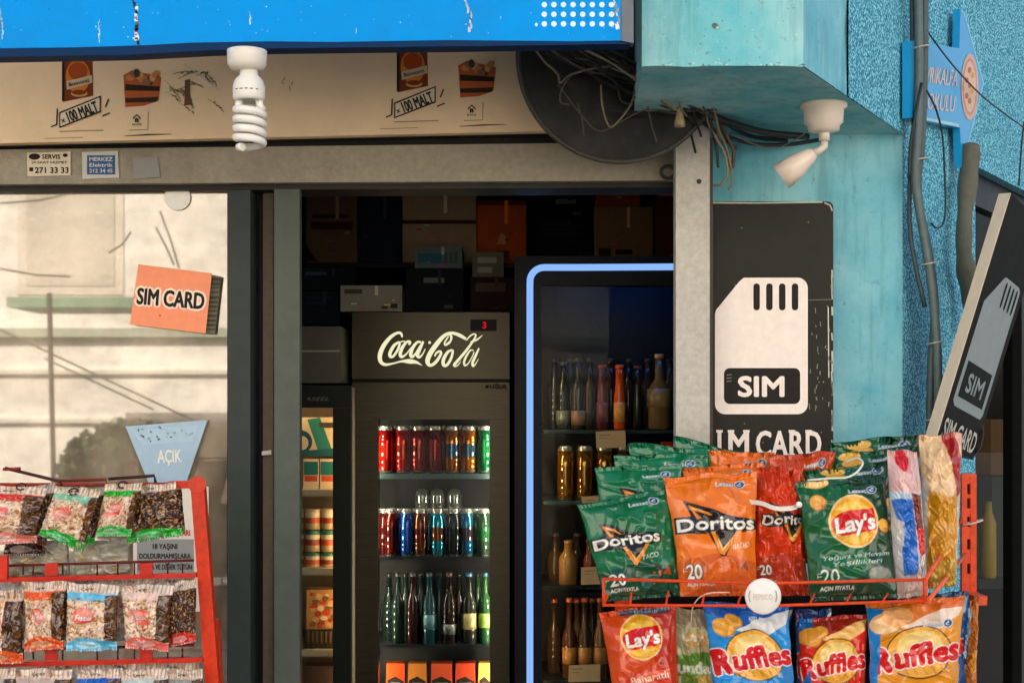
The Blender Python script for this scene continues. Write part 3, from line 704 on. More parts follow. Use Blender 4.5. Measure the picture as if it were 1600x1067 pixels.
# ------------------------------------------------------------------ beer panel under the awning
BD = 3.44
bp_ = thing('advert_panel', 'cream drinks advert panel with bottle prints under the awning', 'advert', P(400, 230, BD))
one('board', M_FASCIA, bp_, 'slab', [(-700, 10), (940, 0), (905, 204), (-700, 240)], BD, 0.03, (240, 206, 162))
ar = Art(facing(BD))
def beer(ox, oy):
    ar = Art(facing(BD))
    S = lambda pts: [(x + ox, y + oy) for x, y in pts]
    ar.poly(S([(97, 60), (144, 60), (146, 150), (98, 160)]), (120, 52, 18), 1); ar.rect(97 + ox, 60 + oy, 101 + ox, 158 + oy, (40, 26, 16), 2)
    ar.ell(122 + ox, 120 + oy, 19, 26, (214, 120, 40), 2); ar.ell(122 + ox, 112 + oy, 15, 14, (170, 70, 22), 3)
    ar.poly(S([(104, 128), (144, 118), (145, 130), (105, 141)]), (205, 178, 140), 4); ar.text('Bomonti', 124 + ox, 129.5 + oy, 6, (60, 30, 15), 5, width=32, rot=13, bold=.02)
    ar.ell(124 + ox, 147 + oy, 13, 5, (205, 150, 80), 3); ar.ell(124 + ox, 145 + oy, 11, 4, (130, 52, 18), 4)
    ar.poly(S([(93, 176), (158, 150), (158, 176), (93, 201)]), (50, 42, 32), 4); ar.poly(S([(95, 178), (156, 153), (156, 174), (95, 198)]), (226, 206, 175), 5)
    ar.text('x', 99 + ox, 188 + oy, 9, (40, 34, 26), 6, rot=21, bold=.02); ar.text('100 MALT', 129 + ox, 175 + oy, 17, (40, 34, 26), 6, width=49, rot=21, bold=.025)
    for a, b in (((90, 170), (89, 195)), ((89, 195), (80, 199)), ((165, 168), (170, 155)), ((160, 182), (172, 177))): ar.stroke(S([a, b]), 2.2, (60, 50, 38), 3)
    ar.stroke(S([(93, 206), (162, 204)]), 1.4, (140, 118, 90), 2)
    ar.build('bottle_print', M_PAPER, bp_); ar = Art(facing(BD))
    ar.poly(S([(193, 118), (204, 112), (246, 118), (252, 122), (248, 158), (225, 166), (196, 168)]), (186, 92, 42), 2)
    ar.poly(S([(196, 132), (250, 136), (249, 143), (196, 142)]), (48, 34, 24), 3); ar.poly(S([(196, 154), (248, 152), (244, 160), (197, 161)]), (56, 40, 28), 3)
    for i in range(9): ar.ell(204 + i * 5 + ox, 122 - 7 * math.sin(i * .9) + oy, 7, 5, [(206, 130, 70), (150, 104, 70), (80, 60, 44), (214, 158, 96)][i % 4], 3 + i % 3, 9, rot=i * 40)
    ar.stroke(S([(232, 175), (231, 203), (202, 204)]), 1.2, (130, 110, 84), 2)
    ar.text('n', 214 + ox, 187 + oy, 8, (60, 50, 38), 3, bold=.08); ar.stroke(S([(208, 186), (214, 180), (220, 186)]), 2.2, (60, 50, 38), 3); ar.text('BONTE', 214 + ox, 195 + oy, 3.2, (80, 68, 50), 3, bold=.02)
    ar.stroke(S([(195, 213), (230, 211), (268, 210)]), [1, 2.4, .8], (74, 60, 44), 2); ar.stroke(S([(70, 217), (130, 215)]), 1, (150, 126, 98), 2)
    ar.build('glass_print', M_PAPER, bp_, kind='stuff')
beer(0, 0); beer(523, -15)
g = random.Random(14); ar = Art(facing(BD))
for i in range(16):
    x, y = g.uniform(256, 330), g.uniform(112, 162); a = g.choice([.5, .7, -.25, .95]) + g.uniform(-.2, .2); L_ = g.uniform(16, 42)
    q = smooth_path([(x, y), (x + L_ * .5 * math.cos(a), y + L_ * .5 * math.sin(a) - 2), (x + L_ * math.cos(a), y + L_ * math.sin(a))], 4); ar.stroke(q, g.uniform(.6, 1.3), g.choice([(150, 136, 104), (120, 112, 84), (176, 158, 126)]), 1)
    for j in range(5): t = q[int(len(q) * (.4 + .1 * j))]; ar.ell(t[0] + g.uniform(-1.5, 1.5), t[1] + g.uniform(-1.5, 1.5), 2.6, 1.2, g.choice([(140, 126, 90), (112, 104, 78), (166, 146, 110)]), 2, 7, rot=math.degrees(a) + g.choice([25, -25]))
ar.poly([(289, 126), (297, 124), (297, 148), (301, 164), (288, 166), (289, 148)], (112, 76, 46), 3); ar.stroke([(288, 101), (344, 142)], 1.5, (206, 198, 180), 4)
for x, y in ((440, 128), (452, 134), (446, 122), (458, 128), (845, 112), (850, 104), (838, 120)): ar.stroke([(x, y), (x + g.uniform(-5, 5), y + g.uniform(4, 9))], 1.4, (150, 130, 100), 1)
ar.build('barley_print', M_PAPER, bp_, kind='stuff')

# ------------------------------------------------------------------ header stickers
st = thing('sticker', 'white sticker with black lettering on the grey header', 'sticker', P(76, 276, 3.49)); one('sheet', M_PAPER, st, 'slab', [(42, 239), (110, 237), (110, 274), (43, 276)], 3.495, .004, (222, 206, 178))
ar = Art(facing(3.495)); ar.ell(54, 245, 9, 5, (40, 34, 28), 1, 14); ar.text('SERVIS', 80, 245, 7, (52, 40, 30), 1, width=28, bold=.03); ar.ell(102, 243, 4, 3, (40, 34, 28), 1, 10); ar.text('24 SAAT HIZMET', 77, 254, 4, (60, 48, 36), 1, width=56, bold=.02)
ar.rect(46, 262, 52, 268, (40, 34, 28), 1); ar.text('271 33 33', 81, 266, 9, (40, 32, 26), 1, width=52, bold=.03); ar.build('lettering', M_PAPER, st)
st = thing('sticker', 'small blue sticker with white border on the grey header', 'sticker', P(157, 280, 3.49)); one('sheet', M_PAPER, st, 'slab', [(128, 238), (184, 236), (186, 278), (129, 280)], 3.495, .004, (205, 200, 186))
ar = Art(facing(3.495)); ar.rect(136, 243, 180, 273, (58, 96, 140), 1)
for i in range(3): ar.text(['MERKEZ', 'Elektrik', '212 34 45'][i], 158, 249 + 9 * i, 6, (215, 214, 205), 2, width=36, bold=.02)
ar.build('lettering', M_PAPER, st)
st = thing('sticker', 'faded grey sticker peeling off the header', 'sticker', P(230, 278, 3.49)); one('sheet', M_PAPER, st, 'slab', [(207, 248), (246, 245), (250, 277), (209, 280)], 3.495, .004, (150, 146, 138))

# ------------------------------------------------------------------ energy saving bulb
kd = 2.70 / FPX; c = P(386, 83, 2.70)
lb = thing('light_bulb', 'white spiral energy saving bulb hanging under the awning', 'light bulb', c)
mb = MB(); mb.lathe(c, [(31 * kd, 3 * kd), (31 * kd, -2 * kd), (30 * kd, -18 * kd), (25 * kd, -26 * kd), (14 * kd, -28 * kd)], (226, 218, 204), 26); mb.build('holder', M_GLOSS, lb)
c2 = P(389, 110, 2.70)
mb = MB(); mb.lathe(c2, [(14 * kd, 2 * kd), (14 * kd, -8 * kd), (22 * kd, -16 * kd), (25 * kd, -26 * kd), (25 * kd, -44 * kd), (22 * kd, -48 * kd)], (232, 226, 214), 26)
mb.build('ballast', M_GLOSS, lb)
ar = Art(facing(2.70 - 25.3 * kd))
mb = MB()
for i in range(5):
    a = -2.2 + i * .32; mb.box((c2.x + 25 * kd * math.cos(a) - .003, c2.y + 25 * kd * math.sin(a) - .0008, c2.z - 34.5 * kd), (c2.x + 25 * kd * math.cos(a) + .003, c2.y + 25 * kd * math.sin(a) + .0008, c2.z - 33 * kd), (60, 56, 50))
mb.build('vent', M_GLOSS, lb)
c3 = P(390, 158, 2.70); pts = [c3 + Vector((-16 * kd, 0, 4 * kd)), c3 + Vector((-17 * kd, 0, -8 * kd))]
for i in range(76):
    a = i / 76 * 2 * math.pi * 4.2 + math.pi; rr = 21 * kd * (1 if i < 66 else 1 - (i - 66) * .035)
    pts.append(c3 + Vector((rr * math.cos(a), rr * math.sin(a), (-14 - 60 * i / 75) * kd)))
mb = MB(); mb.tube(pts, 6.2 * kd, (238, 232, 222), 10); mb.tube([c3 + Vector((14 * kd, 0, 4 * kd)), c3 + Vector((16 * kd, 0, -8 * kd)), c3 + Vector((20 * kd, 4 * kd, -14 * kd))], 6.2 * kd, (238, 232, 222), 10); mb.build('spiral_tube', M_GLOSS, lb)

# ------------------------------------------------------------------ round dish and loose cables
c = P(967, 92, 3.30); kd = 3.30 / FPX
ds = thing('satellite_dish', 'round dark grimy dish hanging behind the awning end', 'dish', c)
axd = Vector((0.10, -1, -0.12)); mb = MB()
mb.lathe(c, [(160 * kd, .02), (158 * kd, .026), (140 * kd, -.012), (100 * kd, -.05), (50 * kd, -.075), (1e-5, -.08)], (15, 16, 15), 48, axis=axd); mb.build('bowl', M_DISH, ds, fix=False)
mb = MB(); ax_ = axd.normalized(); a_ = ax_.cross(Vector((0, 0, 1))).normalized(); b_ = ax_.cross(a_)
mb.tube([c + ax_ * .022 + (a_ * math.cos(t) + b_ * math.sin(t)) * 160 * kd for t in [2 * math.pi * i / 60 for i in range(60)]], .006, (66, 66, 60), 8, closed=True); mb.build('rim', M_DARK, ds)
mb = MB(); mb.lathe(c - ax_ * .05, [(.035, 0), (.035, .05), (.02, .06)], (34, 34, 32), 16, axis=axd); mb.build('hub', M_DARK, ds)
CB = 'loose cables hanging round the dish'
def cable(label, pts, r, col, group=CB, d=None, name='cable', cat='cable', mat=M_RUBBER, k=6):
    if d is not None: pts = [(x, y, d) for x, y in pts]
    q = [P(*p_) for p_ in smooth_path(pts, k)]
    if group == CB: r *= .8; col = tuple(v * .78 for v in col)
    mb = MB(); mb.tube(q, r, col, 8); return mb.build(name, mat, None, label, cat, group)
cable('pale cable running straight from the awning end down to the grey post', [(888, 66, 3.1), (950, 96, 3.12), (1000, 130, 3.15), (1062, 176, 3.2)], .0035, (176, 158, 126))
cable('thin pale cable just below the straight one across the dish', [(955, 106, 3.17), (1005, 128, 3.17), (1035, 160, 3.19), (1066, 178, 3.21)], .0028, (150, 134, 106))
cable('short pale cable dropping from the awning onto the dish rim', [(832, 72, 3.12), (850, 96, 3.14), (871, 116, 3.16), (875, 130, 3.16), (890, 118, 3.17), (925, 108, 3.18), (955, 104, 3.18)], .0032, (140, 126, 98))
cable('dark loop of cable on the left side of the dish', [(892, 118, 3.2), (878, 140, 3.21), (876, 160, 3.22), (890, 164, 3.22)], .003, (96, 88, 70))
cable('pale cable hanging in a hook shape inside the dish', [(939, 132, 3.2), (941, 165, 3.21), (950, 195, 3.22), (960, 196, 3.22), (985, 165, 3.23), (992, 140, 3.24)], .003, (152, 134, 98))
cable('thick black cable bundle sagging under the turquoise bracket', [(985, 104, 3.18), (1030, 130, 3.22), (1085, 168, 3.28), (1140, 192, 3.36), (1200, 208, 3.46), (1262, 214, 3.52)], .011, (26, 24, 22))
cable('second black cable touching the bracket underside by the post', [(1000, 96, 3.2), (1060, 150, 3.3), (1120, 184, 3.36), (1170, 212, 3.5), (1230, 220, 3.54)], .007, (20, 20, 20))
cable('pale cable curling down from the post top to the wall', [(1070, 160, 3.25), (1100, 172, 3.27), (1108, 195, 3.28), (1118, 215, 3.3), (1132, 240, 3.32), (1137, 270, 3.33), (1128, 288, 3.34), (1116, 290, 3.36)], .0038, (170, 152, 120))
cable('second pale cable hanging straight beside the post', [(1118, 180, 3.28), (1124, 205, 3.3), (1134, 228, 3.32), (1141, 255, 3.33), (1144, 285, 3.34), (1138, 296, 3.35)], .0036, (156, 140, 110))
cable('short brown tangle of cable hanging beside the post', [(1126, 186, 3.36), (1136, 215, 3.37), (1146, 235, 3.38), (1144, 262, 3.38), (1136, 250, 3.38)], .006, (96, 76, 50))
cable('thin white wire drooping below the bracket beside the spot lamp', [(1140, 208, 3.42), (1180, 226, 3.44), (1215, 231, 3.42), (1250, 214, 3.38), (1262, 204, 3.3)], .0016, (160, 152, 136))
DK = (30, 28, 25)
for lab, pts, r_, c_ in (('dark cable looping over the upper middle of the dish', [(905, 70, 3.2), (930, 100, 3.21), (965, 118, 3.22), (1000, 112, 3.22), (1040, 130, 3.24), (1074, 165, 3.27)], .005, DK),
        ('dark cable crossing the dish just above the pale straight one', [(920, 64, 3.12), (980, 92, 3.15), (1030, 128, 3.18), (1080, 166, 3.25), (1112, 184, 3.3)], .0045, (38, 34, 28)),
        ('thin grey cable hanging across the lower dish', [(872, 132, 3.22), (905, 176, 3.23), (935, 205, 3.24), (970, 190, 3.24), (1010, 172, 3.24), (1060, 178, 3.24)], .0026, (86, 78, 62)),
        ('thin grey cable hanging nearly straight down in the dish', [(902, 160, 3.24), (910, 190, 3.24), (912, 214, 3.25)], .0022, (92, 84, 66)),
        ('thin grey cable at the right inside the dish', [(1012, 165, 3.25), (1018, 195, 3.26), (1026, 222, 3.26)], .0022, (92, 86, 70)),
        ('black cable curling out beside the post top', [(1060, 150, 3.27), (1095, 160, 3.3), (1122, 190, 3.33), (1130, 215, 3.36), (1150, 232, 3.42)], .0055, (20, 19, 18)),
        ('black cable sagging lowest under the bracket to the lamp', [(1080, 176, 3.32), (1120, 206, 3.4), (1170, 224, 3.48), (1230, 226, 3.55), (1290, 217, 3.57)], .006, (18, 18, 18)),
        ('dark brown cable hanging straight down over the post corner', [(1098, 176, 3.3), (1112, 205, 3.34), (1120, 235, 3.35), (1122, 262, 3.36)], .004, (52, 42, 30)),
        ('thin tan wire tied round the cables above the post', [(1058, 150, 3.22), (1064, 168, 3.19), (1072, 182, 3.2)], .0022, (140, 124, 96))):
    cable(lab, pts, r_, c_)
g = random.Random(33); mb = MB()
for i in range(22):
    x, y, d = g.uniform(850, 985), g.uniform(68, 104), g.uniform(3.14, 3.24); ex, ey, ed = g.uniform(1050, 1120), g.uniform(150, 195), g.uniform(3.24, 3.32)
    pts = [(x, y, d)] + [(x + (ex - x) * t + g.uniform(-16, 16), y + (ey - y) * t + g.uniform(-6, 30) * math.sin(math.pi * t), d + (ed - d) * t) for t in (.3, .55, .8)] + [(ex, ey, ed)]
    if i % 3 == 0: pts.append((ex + g.uniform(8, 26), ey + g.uniform(35, 90), ed + .06))
    mb.tube([P(*p_) for p_ in smooth_path(pts, 5)], g.uniform(.0014, .0034), g.choice([(26, 24, 22), (44, 38, 30), (30, 28, 26), (70, 60, 46), (104, 90, 68)]), 6)
mb.build('cable_tangle', M_RUBBER, None, 'tangled mass of thin dark wires across the dish towards the grey post', 'wires', kind='stuff')
mb = MB(); q = P(1062, 190, 3.2); mb.lathe(q, [(.012, -.012), (.012, .0), (.007, .02), (.004, .034)], (150, 128, 92), 10); mb.build('cable_clip', M_GLOSS, None, 'small beige plug end where the pale cables meet above the post', 'plug')

# ------------------------------------------------------------------ spot lamp under the bracket
SD = 3.22; kd = SD / FPX
sp = thing('spot_lamp', 'white swivel spot lamp under the turquoise bracket', 'spot lamp', P(1286, 158, SD))
c = P(1287, 0, SD); zt = BZ0 - .001
mb = MB(); mb.lathe(Vector((c.x, SD, zt)), [(36 * kd, 0), (36 * kd, -6 * kd), (31 * kd, -9 * kd), (30 * kd, -30 * kd), (25 * kd, -34 * kd), (24 * kd, -42 * kd), (10 * kd, -46 * kd)], (222, 208, 192), 28); mb.build('ceiling_mount', M_GLOSS, sp)
zs = zt - 46 * kd
pxz = lambda px, z: Vector(((px - HX) / FPX * SD, SD, z))
mb = MB(); mb.tube([pxz(1288, zs + .01), pxz(1288, zs - 12 * kd)], 8.5 * kd, (222, 208, 192), 14); mb.tube([pxz(1288, zs - 12 * kd), pxz(1288, zs - 20 * kd), pxz(1280, zs - 27 * kd), pxz(1268, zs - 33 * kd)], 6 * kd, (214, 200, 184), 12); mb.build('swivel_arm', M_GLOSS, sp)
A = pxz(1272, zs - 30 * kd); axs = Vector((-46, 16, -34)).normalized()
mb = MB(); mb.lathe(A, [(8 * kd, 0), (12 * kd, 8 * kd), (19 * kd, 34 * kd), (22 * kd, 62 * kd), (20.5 * kd, 62 * kd), (17 * kd, 34 * kd), (8 * kd, 14 * kd), (1e-5, 13 * kd)], (232, 212, 194), 28, axis=axs); mb.build('lamp_shade', M_GLOSS, sp, fix=False)

# ------------------------------------------------------------------ the big SIM sign
GD = 3.47
sg = thing('sim_sign', 'black board with white memory card icon on the turquoise column', 'sign', P(1205, 725, GD))
mb = MB(); mb.prism(rrect(1088, 315, 1302, 735, 9), GD, .035, (38, 36, 31)); mb.build('board', M_BOARD, sg)
ar = Art(facing(GD))
ar.stroke([(1114, 317), (1180, 317.5), (1285, 316)], [2.5, 2, 2.5], (190, 182, 165), 1); ar.stroke([(1288, 317), (1297, 321), (1300.5, 330)], 2.5, (170, 165, 150), 1)
g = random.Random(3)
for i in range(16):
    y = g.uniform(335, 700); ar.stroke([(1300 + g.uniform(-1, .5), y), (1300.5, y + g.uniform(4, 26))], g.uniform(1, 3), (196, 192, 178), 1)
ar.stroke([(1294, 480), (1295, 590)], 1.6, (215, 208, 190), 1); ar.stroke([(1262, 469), (1299, 468)], 1.2, (120, 116, 100), 1)
for i in range(26): x, y = g.uniform(1264, 1297), g.uniform(470, 640); ar.stroke([(x, y), (x + g.uniform(-1.5, 1.5), y + g.uniform(2, 9))], g.uniform(.8, 2), (140, 136, 120), 1)
for i in range(14): x, y = g.uniform(1118, 1297), g.uniform(330, 715); ar.ell(x, y, 1, 1.4, (130, 126, 112), 1, 6)
W_ = (244, 230, 218)
icon = [(1117, 490), (1119, 484), (1155, 440), (1162, 434)] + [(1246 + 16 * math.sin(R(a)), 450 - 16 * math.cos(R(a))) for a in range(0, 91, 15)] + [(1246 + 16 * math.cos(R(a)), 631 + 16 * math.sin(R(a))) for a in range(0, 91, 15)] + [(1133 - 16 * math.sin(R(a)), 631 + 16 * math.cos(R(a))) for a in range(0, 91, 15)]
ar.poly(icon, W_, 2)
for x in (1182, 1202, 1222, 1242): ar.poly(rrect(x - 5, 443, x + 5, 485, 4.8), (40, 36, 31), 3)
ar.poly(rrect(1131, 575, 1250, 631, 9), (38, 36, 31), 3)
ar.text('SIM', 1189, 603, 31, W_, 4, width=70, bold=.035)
for i in range(3): ar.stroke([(1135, 586 + 5 * i), (1143, 585 + 5 * i)], 1.1, (150, 145, 130), 4)
def serif(ch, xc, wd, feet):
    ar.text(ch, xc, 692, 40, W_, 2, width=wd, bold=.022)
    for fx, top in feet: ar.rect(fx - 5, 708.5 if not top else 671.5, fx + 5, 712.5 if not top else 675.5, W_, 3)
serif('S', 1098, 20, []); ar.rect(1119, 708.5, 1129, 712.5, W_, 3); ar.rect(1119, 671.5, 1129, 675.5, W_, 3); serif('M', 1154, 30, [(1141, 0), (1167, 0), (1142, 1), (1166, 1)]); serif('C', 1193, 22, []); serif('A', 1218, 24, [(1207, 0), (1229, 0)]); serif('R', 1245, 21, [(1237, 0), (1237, 1), (1255, 0)]); serif('D', 1271, 22, [(1263, 0), (1263, 1)])
ar.stroke([(1124, 672), (1124, 712)], 6, W_, 2)
ar.build('sign_print', M_PAPER, sg)

# ------------------------------------------------------------------ oblique SIM sign on the right
q2 = [(1580, 302), (1632, 352), (1462, 690)]
s2 = quadsurf(q2, (3.42, 3.62, 3.42))
sg2 = thing('sim_sign', 'tilted black board with grey memory card icon seen edge on at the side window', 'sign', P(1490, 700, 3.5))
A, B_, C_, D_ = s2(0, 0, 0), s2(1, 0, 0), s2(1, 1, 0), s2(0, 1, 0); off = Vector((-.016, .035, .004))
mb = MB(); mb.hexa([A, B_, C_, D_], [v + off for v in (A, B_, C_, D_)], (14, 15, 15)); mb.build('board', M_SIGN, sg2)
mb = MB(); e = Vector((-.0025, -.002, 0)); mb.hexa([A + e, A + e * .2, D_ + e * .2, D_ + e], [v + off for v in (A + e, A + e * .2, D_ + e * .2, D_ + e)], (226, 208, 184)); mb.build('edge_strip', M_PAPER, sg2)
ar = Art(s2); GR = (140, 150, 150)
ar.poly([(.12, .42), (.42, .295), (.46, .285), (.84, .285), (.90, .30), (.90, .82), (.86, .84), (.16, .84), (.10, .82)], GR, 1)
for i in range(4): ar.poly(rrect(.50 + i * .1, .30, .545 + i * .1, .405, .02, 3), (26, 28, 28), 2)
ar.rect(.17, .655, .83, .80, (26, 28, 28), 2); ar.text('SIM', .5, .73, .075, GR, 3, width=.42, bold=.03)
ar.text('SIM CARD', .5, .935, .085, (190, 188, 176), 2, width=.86, bold=.015); ar.build('sign_print', M_PAPER, sg2)

# ------------------------------------------------------------------ arrow sign on the side wall
sf = Side(.035)
asg = thing('arrow_sign', 'blue arrow shaped street sign with white lettering on pebbledash wall', 'sign', on_side(1490, 240, .03))
outl = [(1422, 64), (1499, 76), (1501, 14), (1507, 20), (1538, 130), (1503, 262), (1500, 200), (1422, 184)]
mb = MB(); mb.prism(outl, 0, .02, (20, 150, 205), surf=sf); mb.build('board', M_GLOSS, asg)
ar = Art(sf); ar.text('EVRIKALFA', 1469, 119, 26, (205, 190, 185), 2, width=56, rot=-7, bold=.01); ar.text('OKULU', 1471, 160, 26, (205, 190, 185), 2, width=42, rot=-7, bold=.01)
ar.poly([(1446, 184), (1498, 194), (1499, 199), (1446, 188)], (170, 210, 215), 1)
ar.stroke([(1502, 16), (1507, 22), (1537, 130), (1504, 258)], 1.6, (150, 215, 230), 1)
ar.ell(1515.5, 136, 13.5, 52, (216, 178, 160), 2); ar.ell(1515.5, 136, 11, 45, (205, 150, 130), 3); ar.ell(1515.5, 136, 9.5, 40, (220, 190, 170), 4)
for i in range(7): ar.ell(1515 + 5 * math.sin(i * 2.1), 110 + i * 8, 3, 5, [(196, 120, 80), (214, 168, 90), (190, 110, 100)][i % 3], 5, 8)
ar.build('sign_print', M_PAPER, asg)

# ------------------------------------------------------------------ cables and pipe on the corner
VB = 'grey conduits tied together on the wall corner'
def vcab(label, pts, r, col, d=3.54, group=VB, name='conduit', cat='conduit'):
    return cable(label, [(x, y, d) for x, y in pts], r, col, group, name=name, cat=cat)
vcab('thick grey green conduit at the front of the corner bundle', [(1434, -60), (1436, 80), (1434, 200), (1430, 280), (1442, 360), (1455, 440), (1464, 540), (1466, 640), (1466, 760)], .011, (88, 104, 102))
vcab('dark conduit behind the thick one in the corner bundle', [(1445, -60), (1444, 100), (1440, 220), (1434, 300), (1452, 400), (1461, 480), (1455, 560), (1453, 660), (1452, 760)], .010, (66, 84, 84), 3.56)
vcab('slim dark conduit left of the corner bundle', [(1424, -40), (1425, 60), (1422, 150), (1428, 200), (1421, 300), (1424, 380), (1445, 480)], .006, (50, 66, 70), 3.56)
vcab('black slim conduit crossing the corner bundle', [(1440, 130), (1424, 215), (1420, 280)], .004, (22, 28, 32), 3.53)
for i, (x, y) in enumerate(((1438, 75), (1437, 250), (1452, 412), (1462, 535), (1460, 654))):
    c = P(x, y, 3.548); mb = MB(); mb.tube([c + Vector((.021 * math.cos(a), .018 * math.sin(a), .004 * math.cos(a))) for a in [2 * math.pi * j / 16 for j in range(16)]], .0022, (176, 176, 166), 5, closed=True)
    mb.build('cable_tie', M_GLOSS, None, ['pale cable tie round the conduits beside the arrow sign top', 'pale cable tie round the conduits level with the spot lamp', 'pale cable tie round the conduits midway down the column', 'pale cable tie round the conduits beside the card icon', 'lowest pale cable tie just above the green bags'][i], 'cable tie', 'ties round the corner conduits')
def wcable(label, pts, r, col, off):
    q = [on_side(x, y, off) for x, y in smooth_path(pts, 6)]; mb = MB(); mb.tube(q, r, col, 8); return mb.build('wire', M_RUBBER, None, label, 'wire', 'thin black wires on the side wall')
wcable('thin black wire slanting across the arrow sign down to the right', [(1448, 48), (1475, 85), (1500, 115), (1540, 155), (1600, 200), (1640, 228)], .0022, (22, 26, 30), .06)
wcable('thin black wire hanging in a loop below the arrow sign', [(1448, 142), (1462, 170), (1472, 210), (1476, 270), (1477, 330), (1472, 352), (1462, 356), (1455, 349)], .0026, (24, 32, 36), .06)
wcable('thin black wire hanging at the edge of the side window', [(1600, 190), (1596, 230), (1592, 290)], .0026, (26, 28, 28), .06)
pp = MB(); q = [on_side(x, y, .05) for x, y in smooth_path([(1517, 228), (1514, 270), (1508, 330), (1506, 390), (1511, 430), (1518, 470), (1516, 520)], 6)]
pp.tube(q, [.024 + .002 * math.sin(i * .9) + .003 * math.sin(i * .31) for i in range(len(q))], (98, 96, 80), 12); pp.build('wrapped_pipe', M_STONE, None, 'brownish cloth wrapped pipe running down beside the side window', 'pipe')
mb = MB(); c = P(1516, 676, 3.62); mb.tube([c + Vector((.032 * math.cos(a), .0, .06 * math.sin(a))) for a in [2 * math.pi * j / 28 for j in range(28)]], .003, (18, 20, 22), 6, closed=True)
mb.build('cable_loop', M_RUBBER, None, 'black cable loop hanging behind the bags under the tilted sign', 'cable')

# ================================================================== ON THE WINDOW
def sheet(name, quad, d, t, col, mat=M_PAPER):
    return one(name, mat, None, 'slab', quad, d, t, col)
cd = thing('card_sign', 'tilted orange paper card with black lettering on the window', 'card', P(267, 520, 3.53))
one('card', M_PAPER, cd, 'slab', [(216, 413), (331, 427), (321, 521), (203, 507)], 3.53, .003, (244, 150, 112))
ar = Art(facing(3.53)); ar.text('SIM CARD', 267, 466, 25, (246, 222, 200), 2, width=104, rot=-4.6, bold=.13); ar.text('SIM CARD', 267, 466, 25, (40, 36, 32), 3, width=104, rot=-4.6, bold=.03)
ar.ell(250, 493, 2, 2, (196, 96, 66), 2, 8); ar.build('lettering', M_PAPER, cd)
tp = thing('card_shadow', 'hatched shadow of the orange card, built as a dark strip behind it', 'shadow', P(338, 521, 3.545)); one('sheet', M_PAPER, tp, 'slab', [(318, 430), (346, 432), (336, 522), (312, 521)], 3.545, .003, (116, 110, 92))  # the card's shadow on the pane, built as a darker strip with hatching
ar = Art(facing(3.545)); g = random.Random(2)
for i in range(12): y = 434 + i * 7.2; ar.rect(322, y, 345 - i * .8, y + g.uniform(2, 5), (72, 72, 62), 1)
ar.build('shadow_hatch', M_PAPER, tp)
mb = MB(); mb.prism([(277 + 20.5 * math.cos(a), 309 + 19.5 * math.sin(a)) for a in [2 * math.pi * i / 28 for i in range(28)]], 3.552, .003, (253, 246, 232)); mb.build('round_sticker', M_PAPER, None, 'round white sticker at the top of the shop window', 'sticker')
ac = thing('open_sign', 'pale blue tapered sign with white lettering hanging in the window', 'sign', P(262, 755, 3.54))
one('board', M_GLOSS, ac, 'slab', [(196, 666), (324, 656), (288, 762), (236, 764)], 3.54, .006, (158, 184, 204))
ar = Art(facing(3.54)); ar.text('AÇIK', 265, 712, 20, (232, 230, 222), 2, width=37, rot=2, bold=.02); g = random.Random(8)
for i in range(22): x = g.uniform(215, 305); y = g.uniform(664, 690); ar.ell(x, y, g.uniform(.8, 2.4), g.uniform(.8, 1.8), (112, 136, 148), 1, 6)
ar.poly([(205, 672), (310, 664), (300, 690), (222, 694)], (172, 196, 212), 1); ar.build('lettering', M_PAPER, ac)
nc = thing('notice', 'grey and white printed notice on the window behind the red rack', 'notice', P(270, 960, 3.55)); one('sheet', M_PAPER, nc, 'slab', [(208, 764), (326, 760), (326, 955), (208, 955)], 3.55, .004, (226, 216, 202))
ar = Art(facing(3.55)); ar.rect(214, 842, 303, 950, (150, 150, 146), 1); ar.text('ALKOLLÜ İÇKİ SATIŞLARI', 248, 832, 9, (196, 52, 40), 1, width=98, bold=.03)
for t, y, w_ in (('18 YAŞINI', 853, 38), ('DOLDURMAMIŞLARA', 868, 80), ('SİGARA VE DİĞER TÜTÜN', 885, 84), ('MAMULLERİ SATILAMAZ', 902, 80)): ar.text(t, 258, y, 8, (52, 50, 48), 2, width=w_, bold=.03)
ar.build('lettering', M_PAPER, nc)

# ================================================================== INSIDE THE SHOP
def carton(label, x0, y0, x1, y1, d, depth, col, group='cartons stacked above the coolers', art=None, name='carton', cat='carton'):
    t = thing(name, label, cat, P((x0 + x1) / 2, y1, d), group)
    one('body', M_CARTON, t, 'slab', [(x0, y0), (x1, y0)] + [(x1, y1), (x0, y1)], d, depth, col)
    a = Art(facing(d)); xm = (x0 + x1) / 2
    if art: art(a, x0, y0, x1, y1)
    else: a.rect(x0 + 5, y0 + 6, x0 + 5 + (x1 - x0) * .4, y0 + 11, tuple(min(255, v * 2.2 + 20) for v in col), 1)
    if (x1 - x0) > 55:
        tx = x0 + (x1 - x0) * .56; a.rect(tx, y0 + .5, tx + 5, y0 + (y1 - y0) * .38, tuple(v * 1.5 + 14 for v in col), 2)
        g = random.Random(int(x0 * 7 + y0)); 
        for i in range(4): xx, yy = g.uniform(x0 + 4, x1 - 14), g.uniform(y0 + (y1 - y0) * .5, y1 - 4); a.rect(xx, yy, xx + g.uniform(4, 11), yy + g.uniform(1, 2.4), tuple(v * g.choice([.5, 1.7]) + 6 for v in col), 1)
    if a.mb.v: a.build('print', M_PAPER, t, kind='stuff')
    return t
def pr_lines(col, n, h):
    def f(a, x0, y0, x1, y1):
        for i in range(n): a.rect(x0 + 8, y0 + 8 + i * h * 1.7, x0 + 8 + (x1 - x0 - 16) * (0.9 - .2 * (i % 2)), y0 + 8 + i * h * 1.7 + h, col, 1)
    return f
